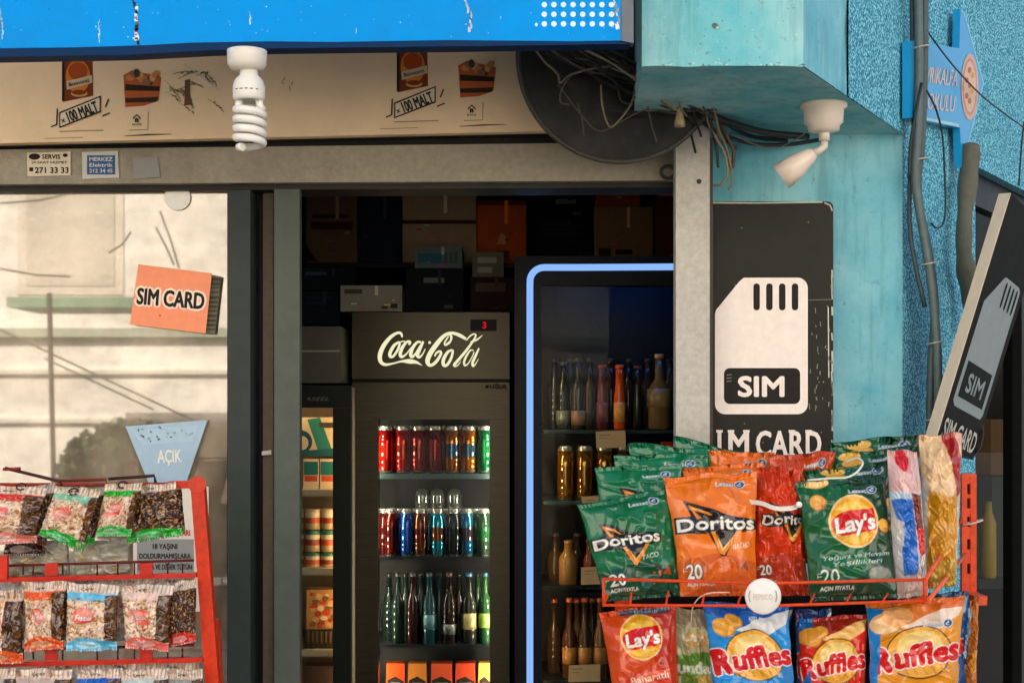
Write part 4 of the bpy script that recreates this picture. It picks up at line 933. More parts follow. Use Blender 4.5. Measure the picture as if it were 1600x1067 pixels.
def pr_brown(a, x0, y0, x1, y1):
    a.rect(x0 + 10, y0 + 34, x1 - 16, y0 + 40, (70, 28, 24), 1); a.rect(x0 + 8, y0 + 46, x1 - 10, y0 + 58, (74, 30, 26), 1); a.poly([(x0, y1 - 2), (x0 + 18, y1 - 2), (x0, y1 - 26)], (34, 26, 20), 1); a.rect(x1 - 3, y0, x1, y1, (40, 30, 22), 1)
def pr_band(a, x0, y0, x1, y1): a.rect(x0, y0 + 58, x1, y0 + 64, (96, 30, 26), 1)
def pr_orange(a, x0, y0, x1, y1):
    a.poly([(x0 + 30, y1 - 28), (x0 + 36, y1 - 46), (x0 + 44, y1 - 42), (x0 + 44, y1 - 28)], (240, 170, 96), 1); a.rect(x0 + 3, y1 - 14, x0 + 22, y1 - 4, (90, 40, 14), 1); a.rect(x0 + 30, y1 - 18, x0 + 50, y1 - 6, (110, 50, 18), 1); a.rect(x0, y0, x1, y0 + 8, (120, 44, 16), 1)
def pr_white(a, x0, y0, x1, y1):
    a.rect(x0 + 6, y0 + 6, x0 + 34, y0 + 13, (92, 90, 80), 1); a.rect(x1 - 18, y1 - 12, x1 - 7, y1 - 5, (70, 66, 60), 1); a.rect(x1 - 32, y1 - 8, x1 - 22, y1 - 4, (80, 78, 70), 1)
def pr_teal(a, x0, y0, x1, y1):
    a.rect(x0 + 5, y0 + 11, x0 + 42, y0 + 26, (54, 112, 124), 1)
    for i in range(3): a.rect(x0 + 46 + i * 8, y0 + 9, x0 + 51 + i * 8, y0 + 27, (84, 100, 94), 1)
def pr_label(a, x0, y0, x1, y1): a.rect(x0 + 28, y0 + 14, x0 + 60, y0 + 22, (120, 124, 118), 1); a.rect(x1 - 30, y1 - 10, x1 - 16, y1 - 5, (90, 90, 84), 1)
def pr_tan(a, x0, y0, x1, y1): a.rect(x0 + 8, y1 - 22, x0 + 26, y1 - 6, (70, 50, 34), 1); a.rect(x0 + 34, y1 - 20, x0 + 60, y1 - 12, (64, 48, 34), 1)
# high shelf
one('wall_shelf', M_DARK, shop, 'slab', [(440, 411), (1090, 411), (1090, 418), (440, 418)], 5.55, .5, (26, 24, 22))
carton('brown carton with dark red print at the left end of the high shelf', 478, 301, 561, 410, 5.6, .3, (120, 90, 64), art=pr_brown)
carton('navy carton beside the brown one on the high shelf', 563, 301, 627, 410, 5.62, .3, (34, 40, 58), art=pr_lines((40, 46, 60), 4, 5))
carton('wide tan carton with dark red band on the high shelf', 629, 286, 744, 410, 5.6, .3, (200, 166, 126), art=pr_band)
carton('bright orange carton on the high shelf', 746, 313, 822, 410, 5.58, .3, (222, 98, 26), art=pr_orange)
carton('black carton with pale label under the ceiling above the neon', 840, 297, 925, 341, 5.6, .3, (24, 25, 28), art=pr_label)
carton('black carton below the one with the pale label above the neon', 838, 342, 926, 410, 5.59, .3, (28, 28, 30), art=pr_lines((50, 50, 50), 3, 4))
carton('small rust orange carton under the ceiling above the neon', 930, 288, 1000, 322, 5.6, .3, (190, 90, 36))
carton('tan carton with brown print right above the neon', 928, 323, 1020, 410, 5.58, .3, (160, 122, 84), art=pr_tan)
carton('dark red carton beside the grey post on the high shelf', 1022, 296, 1085, 410, 5.6, .3, (110, 40, 28))
# on top of the coolers
carton('long white carton with grey print resting on the steel cooler', 532, 446, 628, 486.5, 5.2, .3, (172, 168, 148), art=pr_white, group='cartons stacked on the coolers')
carton('black carton with small label beside the long white carton', 634, 420, 724, 486.5, 5.24, .3, (28, 30, 34), art=pr_label, group='cartons stacked on the coolers')
carton('pale teal carton under the wide tan carton', 648, 385, 722, 419, 5.28, .25, (112, 126, 116), art=pr_teal, group='cartons stacked on the coolers')
carton('small beige and white carton under the orange carton', 738, 394, 787, 433, 5.26, .25, (120, 112, 92), art=pr_lines((176, 170, 148), 2, 9), group='cartons stacked on the coolers')
carton('dark maroon carton with pale label under the small beige carton', 735, 434, 803, 486.5, 5.24, .3, (54, 34, 30), art=pr_lines((92, 80, 68), 1, 14), group='cartons stacked on the coolers')
carton('navy carton stack bottom above the white cooler head', 470, 455, 531, 508, 5.24, .3, (20, 26, 40), art=pr_lines((34, 42, 56), 2, 5), group='cartons stacked on the coolers')
carton('dark blue carton above the navy one by the door post', 472, 419, 555, 454, 5.3, .3, (22, 28, 38), group='cartons stacked on the coolers')

def lathe_thing(name, label, cat, group, base, prof, col, mat, n=18, cols=None):
    t = thing(name, label, cat, base, group)
    mb = MB(); mb.lathe(base, prof, col, n, cols=cols); mb.build('body', mat, t); return t
def can(label, px, yb, h, w, d, cols, group, mat=M_CAN):
    """cols: body colours bottom to top"""
    b = P(px, yb, d); k = d / FPX; r = w * k / 2; H = h * k
    t = thing('drink_can', label, 'can', b, group); m = len(cols)
    prof = [(r * .8, 0), (r, H * .05)] + [(r, H * (.05 + .86 * (i + 1) / m)) for i in range(m)]
    mb = MB(); mb.lathe(b, prof, (0, 0, 0), 18, cols=[(150, 148, 142)] + cols + [(150, 148, 142)]); mb.build('body', mat, t)
    mb = MB(); mb.lathe(b + Vector((0, 0, H * .91)), [(r, 0), (r * .84, H * .07), (r * .84, H * .09), (r * .78, H * .08), (1e-4, H * .075)], (190, 186, 176), 18); mb.build('lid', mat, t)
    return t
def bottle(label, px, yb, h, w, d, col, group, capc=(60, 60, 60), lab=None, shoulder=.55, neck=.36, mat=M_GLASSY):
    b = P(px, yb, d); k = d / FPX; r = w * k / 2; H = h * k
    t = thing('drink_bottle', label, 'bottle', b, group)
    mb = MB(); mb.lathe(b, [(r * .9, 0), (r, H * .02), (r, H * shoulder), (r * .86, H * (shoulder + .07)), (r * neck * 1.2, H * (shoulder + .17)), (r * neck, H * .95)], col, 18); mb.build('glass', mat, t)
    mb = MB(); mb.lathe(b + Vector((0, 0, H * .945)), [(r * neck * 1.15, 0), (r * neck * 1.2, H * .04), (r * neck, H * .055)], capc, 14); mb.build('cap', M_GLOSS, t)
    if lab: mb = MB(); mb.lathe(b + Vector((0, 0, H * lab[1])), [(r * 1.015, 0), (r * 1.015, H * lab[2])], lab[0], 18); mb.build('label_band', M_GLOSS, t)
    return t

# ---------------------------------------------------------------- steel cooler (middle)
KD = 5.1
ck = thing('steel_cooler', 'steel drinks cooler with lit script logo and glass door', 'cooler', Vector((P(673, 0, KD).x, KD + .25, .13)))
yF = (EYE - .13) * FPX / KD + HY            # floor line in photo pixels at the cooler
BR = (60, 55, 44)
one('top_panel', M_STEEL, ck, 'slab', [(550, 488), (796, 488), (796, 592), (550, 592)], KD, .5, BR)
one('door_gap', M_DARK, ck, 'slab', [(551, 592.5), (795, 592.5), (795, 597), (551, 597)], KD + .03, .4, (14, 14, 14))
mb = MB()
for q in ([(550, 597.5), (796, 597.5), (796, 655), (550, 655)], [(550, 655.2), (591, 655.2), (591, yF), (550, yF)], [(765, 655.2), (796, 655.2), (796, yF), (765, yF)]): mb.slab(q, KD - .012, .055, BR)
mb.build('door', M_STEEL, ck)
mb = MB(); xa, xb = P(551, 0, KD).x, P(795, 0, KD).x; z1 = P(0, 598, KD).z
for lo, hi in (((xa, KD + .05, .13), (xa + .015, KD + .5, z1)), ((xb - .015, KD + .05, .13), (xb, KD + .5, z1)), ((xa + .016, KD + .48, .13), (xb - .016, KD + .5, z1)), ((xa + .016, KD + .05, z1 - .03), (xb - .016, KD + .479, z1))): mb.box(lo, hi, (7, 9, 10))
mb.build('cabinet', M_DARK, ck)
one('door_pane', M_PANE, ck, 'slab', [(591.2, 655.4), (764.8, 655.4), (764.8, yF - 40), (591.2, yF - 40)], KD + .01, .004, (200, 200, 200))
one('display', M_DARK, ck, 'slab', [(735, 499), (776, 499), (776, 517), (735, 517)], KD - .006, .006, (12, 12, 14))
ar = Art(facing(KD - .0065)); ar.text('3', 757, 508, 10, (255, 30, 50), 1, bold=.03); ar.build('red_digit', M_LEDR, ck)
ar = Art(facing(KD - .0125)); ar.ell(761, 604, 3, 2.6, (20, 18, 16), 1, 10); ar.text('UĞUR', 779, 604, 6, (22, 20, 18), 1, width=26, bold=.05); ar.build('maker_mark', M_PAPER, ck)
one('handle', M_DARK, ck, 'slab', [(540, 880), (553, 880), (553, 1060), (540, 1060)], KD - .05, .03, (24, 26, 26))
# script logo, drawn as pen strokes
ar = Art(facing(KD)); Z = 6.387
def pen(pts, ws):
    n_ = len(pts); q = smooth_path([(x, y, w_) for (x, y), w_ in zip(pts, ws)], 6)
    ar.stroke([(560 + x / Z, 480 + y / Z) for x, y, _ in q], [max(.4, w_ / Z) for _, _, w_ in q], (255, 250, 205), 3)
pen([(438, 300), (425, 262), (385, 258), (320, 300), (255, 380), (217, 470), (222, 540), (268, 572), (350, 560), (430, 540), (510, 540), (580, 550), (638, 582)], [14, 26, 26, 34, 42, 44, 38, 28, 16, 20, 46, 28, 3])
pen([(408, 345), (358, 380), (318, 450), (318, 490), (350, 488), (395, 420), (412, 362), (400, 345)], [18, 30, 34, 30, 24, 24, 22, 16])
pen([(405, 360), (440, 340), (470, 345)], [10, 12, 10])
pen([(505, 375), (515, 348), (485, 345), (440, 400), (418, 465), (432, 495), (475, 470), (530, 400)], [22, 26, 22, 32, 34, 28, 16, 10])
pen([(625, 350), (590, 348), (545, 400), (522, 465), (535, 495), (570, 465), (620, 380)], [20, 24, 32, 34, 28, 20, 16])
pen([(648, 340), (612, 420), (590, 478), (608, 498), (640, 470), (668, 415)], [22, 32, 32, 26, 14, 8])
pen([(700, 350), (722, 356)], [26, 24])
pen([(880, 380), (912, 350), (928, 300), (905, 268), (850, 290), (780, 370), (712, 470), (690, 545), (720, 580), (775, 545), (822, 470), (815, 440), (780, 455), (762, 490)], [10, 18, 22, 26, 36, 46, 48, 44, 30, 30, 26, 22, 20, 14])
pen([(905, 345), (870, 378), (862, 350), (900, 290)], [14, 18, 16, 12])
pen([(860, 272), (910, 258), (960, 262), (1020, 285), (1075, 318)], [20, 26, 30, 34, 24])
pen([(935, 425), (890, 450), (850, 520), (850, 575), (885, 575), (925, 510), (942, 440), (930, 425)], [18, 28, 34, 32, 28, 26, 22, 16])
pen([(1078, 332), (1112, 290), (1152, 268), (1172, 284), (1140, 344), (1070, 440), (994, 530), (956, 574), (972, 588), (998, 572), (1024, 540)], [10, 14, 14, 16, 20, 26, 28, 26, 16, 10, 5])
pen([(1118, 346), (1180, 326), (1240, 278)], [10, 18, 4])
pen([(1150, 432), (1118, 430), (1082, 480), (1056, 540), (1062, 580), (1092, 566), (1128, 510), (1156, 446)], [10, 14, 20, 22, 18, 12, 10, 10])
pen([(1204, 408), (1174, 474), (1140, 552), (1146, 586), (1172, 562), (1198, 515)], [14, 24, 26, 22, 10, 5])
ar.build('script_logo', M_LOGO, ck)
# shelves and led strips
def shelf(root, x0, x1, y, d, dep, col, th=5, mat=M_DARK, name='shelf'): one(name, mat, root, 'slab', [(x0, y), (x1, y), (x1, y + th), (x0, y + th)], d, dep, col)
CI = KD + .12
for y, c_ in ((740, (66, 84, 88)), (870, (16, 20, 22)), (1007, (18, 22, 24)), (1120, (20, 20, 20))): shelf(ck, 558, 789, y, CI - .04, .34, c_, 8 if y == 740 else 5)
def leds(root, x, y0, y1, step, d, s=1.7, m=None):
    mb = MB(); y = y0
    while y < y1: mb.slab([(x - s * 2, y - s * 1.3), (x + s * 2, y - s * 1.3), (x + s * 2, y + s * 1.3), (x - s * 2, y + s * 1.3)], d, .004, (255, 255, 255)); y += step
    mb.build('led_strip', m or M_LED, root)
for x in (573, 779): leds(ck, x, 660, 1180, 17, KD + .06)
g1, g2, g3, g4 = ['%s behind the steel cooler door' % s for s in ('cans on the top shelf', 'slim cans on the second shelf', 'bottles on the third shelf', 'cartons on the lowest shelf')]
for i, (x, cl, nm) in enumerate(((604, [(190, 30, 20), (205, 36, 22), (176, 26, 18)], 'bright red can with white dots leftmost on the top cooler shelf'), (630, [(186, 30, 22), (160, 40, 30), (196, 34, 24)], 'red can second from left on the top cooler shelf'),
        (655, [(150, 22, 18), (136, 40, 34), (150, 24, 20)], 'darker red can third from left on the top cooler shelf'), (680, [(120, 18, 16), (128, 20, 18), (118, 18, 16)], 'deep red can in the middle of the top cooler shelf'),
        (706, [(176, 96, 26), (56, 92, 128), (190, 108, 30)], 'amber can with blue badge on the top cooler shelf'), (732, [(196, 112, 30), (60, 90, 110), (200, 112, 30)], 'orange can beside the green can on the top cooler shelf'), (757, [(22, 110, 60), (26, 124, 66), (24, 116, 62)], 'green can rightmost on the top cooler shelf'))):
    can(nm, x, 739, 74, 25, CI, cl, g1)
for x, cl, nm in ((612, [(96, 24, 22), (70, 22, 24), (104, 26, 24)], 'dark red slim can leftmost on the second cooler shelf'), (636, [(28, 76, 168), (30, 88, 190), (30, 80, 176)], 'royal blue slim can on the second cooler shelf'), (657, [(110, 56, 30), (96, 40, 26), (112, 58, 32)], 'brown slim can on the second cooler shelf'),
        (684, [(32, 140, 168), (120, 70, 46), (36, 150, 178)], 'light cyan slim can on the second cooler shelf'), (709, [(30, 36, 42), (34, 40, 46), (30, 36, 42)], 'black slim can on the second cooler shelf'), (729, [(30, 96, 140), (70, 60, 70), (34, 110, 156)], 'teal blue slim can on the second cooler shelf'), (755, [(52, 76, 56), (44, 110, 62), (52, 84, 60)], 'green and grey slim can rightmost on the second cooler shelf')):
    can(nm, x, 869, 75, 21, CI, cl, g2)
gbk = 'cans in the back row of the steel cooler'
for x, cl, nm in ((617, (150, 26, 20), 'red can half hidden at the left of the back row, top shelf'), (643, (130, 24, 20), 'red can half hidden second in the back row, top shelf'), (668, (110, 20, 18), 'dark red can half hidden in the middle of the back row, top shelf'), (693, (120, 60, 20), 'brown can half hidden in the back row, top shelf'), (719, (150, 90, 24), 'amber can half hidden in the back row, top shelf'), (745, (40, 90, 50), 'green can half hidden at the right of the back row, top shelf')):
    can(nm, x, 741, 76, 25, CI + .08, [cl, cl, cl], gbk)
for x, cl, nm in ((600, (90, 26, 24), 'dark red slim can at the left end of the back row, second shelf'), (624, (30, 60, 130), 'blue slim can half hidden in the back row, second shelf'), (647, (80, 44, 28), 'brown slim can half hidden in the back row, second shelf'), (670, (30, 90, 110), 'teal slim can half hidden in the back row, second shelf'), (697, (40, 60, 80), 'slate slim can half hidden in the back row, second shelf'), (719, (28, 70, 100), 'dull blue slim can half hidden in the back row, second shelf'), (743, (50, 90, 60), 'dull green slim can half hidden in the back row, second shelf')):
    can(nm, x, 870, 76, 21, CI + .08, [cl, cl, cl], gbk)
for x, cl, nm in ((608, (16, 26, 24), 'black green bottle at the left end of the back row, third shelf'), (634, (24, 40, 34), 'dark green bottle half hidden in the back row, third shelf'), (658, (30, 40, 44), 'slate bottle half hidden in the back row, third shelf'), (686, (24, 60, 66), 'dark teal bottle half hidden in the back row, third shelf'), (717, (36, 26, 20), 'dark brown bottle half hidden in the back row, third shelf'), (746, (30, 60, 34), 'dull green bottle half hidden in the back row, third shelf')):
    bottle(nm, x, 1007, 112, 21, CI + .08, cl, 'bottles in the back row of the steel cooler', (30, 32, 32))
for x, nm in ((660, 'upturned glass jar at left behind the slim cans'), (683, 'upturned glass jar in the middle behind the slim cans'), (710, 'upturned glass jar at right behind the slim cans')):
    b = P(x, 800, CI + .12); k = (CI + .12) / FPX; t = thing('glass_jar', nm, 'jar', b, 'jars behind the slim cans'); mb = MB(); mb.lathe(b, [(9 * k, 0), (12 * k, 8 * k), (12 * k, 26 * k), (9 * k, 34 * k), (2 * k, 37 * k)], (120, 124, 120), 16); mb.build('glass', M_CAN, t)
for x, w_, cl, cp, lb_, nm in ((622, 20, (20, 34, 30), (40, 46, 44), None, 'dark green bottle leftmost on the third cooler shelf'), (645, 21, (36, 16, 14), (60, 60, 60), None, 'dark red bottle on the third cooler shelf'), (671, 22, (20, 56, 64), (40, 60, 70), ((64, 110, 120), .22, .2), 'teal bottle on the third cooler shelf'),
        (702, 23, (30, 20, 15), (80, 50, 40), ((90, 96, 92), .15, .14), 'brown bottle on the third cooler shelf'), (733, 24, (30, 32, 28), (30, 84, 130), ((140, 130, 84), .22, .22), 'dark bottle with yellow label on the third cooler shelf'), (758, 22, (22, 52, 26), (24, 60, 84), ((96, 124, 50), .24, .2), 'green bottle with lime label rightmost on the third cooler shelf')):
    bottle(nm, x, 1006, 112, w_, CI, cl, g3, cp, lb_)
for i, (x0_, x1_, cl, nm) in enumerate(((602, 634, (214, 70, 22), 'orange red juice carton leftmost on the lowest cooler shelf'), (636, 668, (206, 120, 36), 'amber juice carton on the lowest cooler shelf'), (672, 708, (210, 72, 24), 'orange red juice carton in the middle of the lowest cooler shelf'), (710, 744, (196, 58, 24), 'deep orange juice carton on the lowest cooler shelf'), (746, 768, (208, 150, 60), 'pale orange juice carton rightmost on the lowest cooler shelf'))):
    t = thing('juice_carton', nm, 'juice carton', P((x0_ + x1_) / 2, 1119, CI), g4); one('body', M_GLOSS, t, 'slab', [(x0_ + 2, 1036), (x1_ - 2, 1036), (x1_, 1119), (x0_, 1119)], CI, .06, cl)
    a = Art(facing(CI)); a.poly([(x0_ + 3, 1062), ((x0_ + x1_) / 2, 1056), (x1_ - 3, 1064), (x1_ - 2, 1110), (x0_ + 3, 1110)], (36, 24, 22), 1); a.rect(x0_ + 8, 1066, x1_ - 8, 1073, (196, 170, 150), 2); a.build('print', M_PAPER, t)

# ---------------------------------------------------------------- warm lit cooler by the door post
LD = 4.9
lc = thing('dairy_cooler', 'narrow warm lit dairy cooler beside the door post', 'cooler', Vector((P(500, 0, LD).x, LD + .25, .13)))
yF2 = (EYE - .13) * FPX / LD + HY
one('head_panel', M_GLOSS, lc, 'slab', [(380, 510), (532, 510), (534, 598), (380, 598)], LD, .45, (92, 88, 76))
one('head_ridge', M_GLOSS, lc, 'slab', [(380, 548), (531, 547), (531, 549.5), (380, 550.5)], LD - .006, .005, (176, 170, 152))
mb = MB()
for q in ([(380, 602), (548, 602), (548, 637), (380, 637)], [(520, 637.2), (548, 637.2), (548, yF2), (520, yF2)]): mb.slab(q, LD - .01, .05, (36, 40, 37))
mb.build('door_frame', M_DARK, lc)
mb = MB(); xa, xb = P(380, 0, LD).x, P(546, 0, LD).x; z1 = P(0, 604, LD).z
for lo, hi, c_ in (((xa, LD + .05, .13), (xa + .02, LD + .45, z1), (20, 22, 22)), ((xb - .03, LD + .05, .13), (xb, LD + .45, z1), (150, 134, 110)), ((xa + .021, LD + .42, .13), (xb - .031, LD + .45, z1), (170, 150, 124)), ((xa + .021, LD + .05, z1 - .03), (xb - .031, LD + .419, z1), (160, 150, 130))): mb.box(lo, hi, c_)
mb.build('cabinet', M_MATTE, lc)
one('door_pane', M_PANE, lc, 'slab', [(381, 637.4), (519.6, 637.4), (519.6, yF2 - 20), (381, yF2 - 20)], LD + .01, .004, (200, 200, 200))
mb = MB(); a = P(532, 645, LD + .09); mb.tube([a, P(532, 1180, LD + .09)], .006, (255, 255, 255), 8); mb.build('light_tube', M_TUBE, lc)
mb = MB(); mb.tube([P(400, 626, LD + .09), P(514, 626, LD + .09)], .007, (255, 255, 255), 8); mb.build('light_tube', M_TUBE, lc)
ar = Art(facing(LD - .01)); ar.text('SEEL', 500, 623, 6, (120, 116, 106), 1, width=28, shear=.3, bold=.01); ar.ell(483, 623, 2.4, 2.4, (120, 116, 106), 1, 10); ar.build('maker_mark', M_PAPER, lc)
LI = LD + .14
for y in (765, 888, 1015): one('shelf', M_GLOSS, lc, 'slab', [(386, y), (524, y), (524, y + 10), (386, y + 10)], LI - .05, .3, (196, 178, 150))
gl_ = 'packs in the warm lit cooler'
def pack(label, x0, y0, x1, y1, d, col, bits, name='food_pack', cat='pack'):
    t = thing(name, label, cat, P((x0 + x1) / 2, y1, d), gl_); one('body', M_GLOSS, t, 'slab', [(x0, y0), (x1, y0), (x1, y1), (x0, y1)], d, .08, col)
    a = Art(facing(d))
    for k_, c_ in bits:
        if len(k_) == 5: a.ell(k_[0], k_[1], k_[2], k_[3], c_, k_[4])
        else: a.poly(k_[0], c_, k_[1])
    if a.mb.v: a.build('print', M_PAPER, t)
pack('cream card with teal pattern at the top of the warm lit cooler', 471, 652, 524, 712, LI, (206, 182, 146), (((470, 690, 18, 18, 1), (24, 70, 82)), ((472, 692, 10, 11, 2), (200, 178, 150)), (([(480, 655), (500, 652), (518, 700), (500, 712)], 1), (46, 118, 106)), (([(472, 704), (524, 700), (524, 712), (472, 712)], 3), (30, 84, 92)), (([(498, 660), (522, 660), (522, 668), (500, 668)], 3), (70, 60, 48))))
for i, x in enumerate((474, 500)): pack(['teal and cream tub at left on the top cooler shelf', 'teal and cream tub at right on the top cooler shelf'][i], x, 717, x + 24, 764, LI, (214, 192, 162), (([(x + 1, 721), (x + 23, 721), (x + 23, 742), (x + 1, 742)], 1), (38, 104, 102)) and ((([(x + 1, 721), (x + 23, 721), (x + 23, 742), (x + 1, 742)], 1), (38, 104, 102)), (([(x + 2, 743), (x + 22, 743), (x + 22, 752), (x + 2, 752)], 1), (186, 78, 46))))
gi = 0
for ry, (yb_, h_) in enumerate(((888, 26), (861, 34), (826, 32))):
    for i, x in enumerate((462, 489, 514)):
        nm = ('cream tin with red fruit, ' + ['bottom', 'middle', 'top'][ry] + ' row ' + ['nearest the door post', 'middle column', 'by the cooler frame'][i])
        b = P(x, yb_, LI + .02); k = (LI + .02) / FPX; t = thing('food_tin', nm, 'tin', b, 'stacked tins in the warm lit cooler'); mb = MB(); r = 12.5 * k; H = (h_ - .5) * k
        mb.lathe(b, [(r, 0), (r, H * .3), (r, H * .58), (r, H * .8), (r, H)], (0, 0, 0), 16, cols=[(186, 160, 120), (196, 84, 48) if (i + ry) % 2 else (150, 62, 40), (214, 196, 164), (60, 112, 96) if ry < 2 else (200, 180, 148)]); mb.build('body', M_GLOSS, t)
pack('tan picture pack on the third shelf of the warm lit cooler', 479, 921, 524, 982, LI, (176, 128, 78), tuple(((487 + (i * 37) % 36, 928 + (i * 23) % 50, 3 + i % 4, 2.5 + i % 3, 1 + i % 4), [(150, 60, 34), (206, 150, 96), (120, 84, 50), (190, 60, 36), (226, 186, 140)][i % 5]) for i in range(34)))
pack('dark basket of small packs at the front of the third cooler shelf', 476, 983, 524, 1014, LI - .02, (44, 38, 30), tuple((([(480 + i * 7, 986), (483 + i * 7, 986), (483 + i * 7, 1004), (480 + i * 7, 1004)], 1), (96, 74, 48)) for i in range(6)))
pack('dark packs on the lowest shelf of the warm lit cooler', 474, 1040, 524, 1140, LI, (60, 46, 36), ())

# ---------------------------------------------------------------- neon framed cooler (right)
ND = 4.55
nc_ = thing('neon_cooler', 'black bottle cooler outlined with a blue neon tube', 'cooler', Vector((P(960, 0, ND).x, ND + .3, .13)))
yF3 = (EYE - .13) * FPX / ND + HY; XR = 1162
mb = MB()
for q in ([(804, 400), (XR + 24, 400), (XR + 24, 446), (804, 446)], [(804, 446.2), (846, 446.2), (846, yF3), (804, yF3)], [(XR - 20, 446.2), (XR + 24, 446.2), (XR + 24, yF3), (XR - 20, yF3)]): mb.slab(q, ND, .06, (6, 7, 10))
mb.build('door_frame', M_DARK, nc_)
mb = MB(); xa, xb = P(806, 0, ND).x, P(XR + 22, 0, ND).x; z1 = P(0, 402, ND).z
for lo, hi in (((xa, ND + .06, .13), (xa + .02, ND + .55, z1)), ((xb - .02, ND + .06, .13), (xb, ND + .55, z1)), ((xa + .021, ND + .52, .13), (xb - .021, ND + .55, z1)), ((xa + .021, ND + .06, z1 - .03), (xb - .021, ND + .519, z1))): mb.box(lo, hi, (5, 7, 10))
mb.build('cabinet', M_DARK, nc_)
one('door_pane', M_PANE, nc_, 'slab', [(846.2, 446.4), (XR - 20.2, 446.4), (XR - 20.2, yF3 - 30), (846.2, yF3 - 30)], ND + .02, .004, (200, 200, 200))
path = [(828, yF3 - 40), (828, 900), (828, 600), (828, 446)] + [(850 - 22 * math.cos(R(a)), 440 - 22 * math.sin(R(a))) for a in range(10, 91, 16)] + [(900, 418), (1056, 417), (XR - 20, 417)] + [(XR - 20 + 22 * math.sin(R(a)), 440 - 22 * math.cos(R(a))) for a in range(10, 91, 16)] + [(XR + 2, 600), (XR + 2, yF3 - 40)]
mb = MB(); mb.tube([P(x, y, ND - .015) for x, y in path], 5.2 * ND / FPX, (120, 170, 255), 12); mb.build('neon_tube', M_NEON, nc_)
NI = ND + .16
for y, c_ in ((672, (30, 44, 46)), (783, (34, 52, 50)), (915, (16, 20, 20)), (1062, (16, 20, 20))): shelf(nc_, 850, XR - 22, y, NI - .06, .36, c_, 5)
for x in (838, XR - 14): leds(nc_, x, 470, 1160, 19, ND + .075, 1.2, mat_emit('amber_cooler_led', (255, 214, 150), 70))
mb = MB(); mb.tube([P(870, 432, ND + .09), P(XR - 60, 432, ND + .09)], .006, (255, 255, 255), 6); mb.build('light_tube', mat_emit('blue_cooler_tube', (40, 120, 255), 14.0), nc_)
gb1, gb2, gb3, gb4 = 'bottles on the top shelf of the neon cooler', 'gold cans on the second shelf of the neon cooler', 'bottles on the third shelf of the neon cooler', 'bottles on the lowest visible shelf of the neon cooler'
bottle('clear dark bottle with pale label leftmost in the neon cooler', 880, 671, 106, 22, NI + .03, (16, 18, 16), gb1, (40, 40, 40), ((84, 92, 84), .06, .22), neck=.4)
bottle('dark bottle with orange badge label second in the neon cooler', 904, 671, 112, 23, NI, (34, 34, 28), gb1, (40, 44, 40), ((120, 84, 54), .06, .2), neck=.4)
bottle('red necked bottle left of the glowing orange one', 941, 671, 101, 17, NI, (92, 30, 24), gb1, (140, 46, 26), ((110, 40, 34), .12, .3), .5, .62)
bottle('glowing orange bottle in the middle of the neon cooler', 968, 671, 101, 18, NI - .01, (206, 74, 16), gb1, (220, 80, 30), ((226, 148, 60), .12, .3), .5, .62)
bottle('brown bottle right of the glowing orange one', 996, 671, 100, 17, NI, (48, 34, 24), gb1, (110, 50, 30), None, .5, .6)
bottle('tall cut glass bottle beside the grey post', 1030, 671, 118, 36, NI, (110, 82, 44), gb1, (206, 140, 80), ((140, 106, 60), .3, .24), .5, .34)
bottle('dark bottle hidden behind the grey post', 1066, 671, 110, 24, NI, (34, 30, 26), gb1)
for x, w_, nm in ((884, 26, 'gold can leftmost on the second neon cooler shelf'), (914, 27, 'gold can second on the second neon cooler shelf'), (945, 27, 'gold can third on the second neon cooler shelf'), (976, 27, 'gold can fourth on the second neon cooler shelf'), (1008, 27, 'gold can fifth on the second neon cooler shelf'), (1038, 27, 'gold can beside the grey post on the second neon cooler shelf')):
    can(nm, x, 782, 86, w_, NI, [(150, 100, 40), (130, 84, 34), (160, 108, 44)], gb2)
bottle('dimpled amber bottle leftmost on the third neon cooler shelf', 888, 914, 70, 30, NI, (120, 86, 46), gb3, (150, 110, 60), None, .6, .4)
bottle('reddish bottle second on the third neon cooler shelf', 922, 914, 72, 22, NI, (96, 40, 30), gb3, (120, 60, 40), None, .55, .5)
bottle('brown bottle third on the third neon cooler shelf', 950, 914, 74, 22, NI, (54, 38, 24), gb3)
bottle('brown bottle fourth on the third neon cooler shelf', 982, 914, 74, 22, NI, (50, 40, 28), gb3)
for i, x in enumerate((890, 914, 938, 964)): bottle(['tall brown bottle leftmost on the lowest neon cooler shelf', 'tall brown bottle second on the lowest neon cooler shelf', 'tall amber bottle third on the lowest neon cooler shelf', 'tall amber bottle fourth on the lowest neon cooler shelf'][i], x, 1061, 128, 23, NI, [(66, 36, 18), (62, 40, 20), (96, 60, 24), (92, 58, 26)][i], gb4, (170, 80, 36), ((150, 100, 50), .2, .2), .5, .4)
for x, cl, nm in ((866, (26, 30, 28), 'black bottle at the left edge of the neon cooler, back row'), (892, (24, 34, 30), 'dark green bottle half hidden in the neon cooler, back row'), (922, (40, 26, 20), 'dark brown bottle half hidden in the neon cooler, back row'), (955, (60, 26, 16), 'rust brown bottle half hidden in the neon cooler, back row'), (982, (44, 30, 20), 'brown bottle half hidden in the neon cooler, back row'), (1012, (60, 44, 26), 'olive brown bottle half hidden in the neon cooler, back row'), (1046, (70, 54, 30), 'amber bottle half hidden by the grey post, back row')):
    bottle(nm, x, 672, 112, 24, NI + .09, cl, 'bottles in the back row of the neon cooler', (40, 36, 32))
for i, x in enumerate((868, 902, 936, 966)): bottle('dark back row bottle, %s from left, third neon cooler shelf' % ('first', 'second', 'third', 'fourth')[i], x, 915, 82, 25, NI + .09, [(60, 44, 24), (40, 30, 20), (70, 50, 28), (44, 34, 24)][i], 'bottles in the back row of the neon cooler')
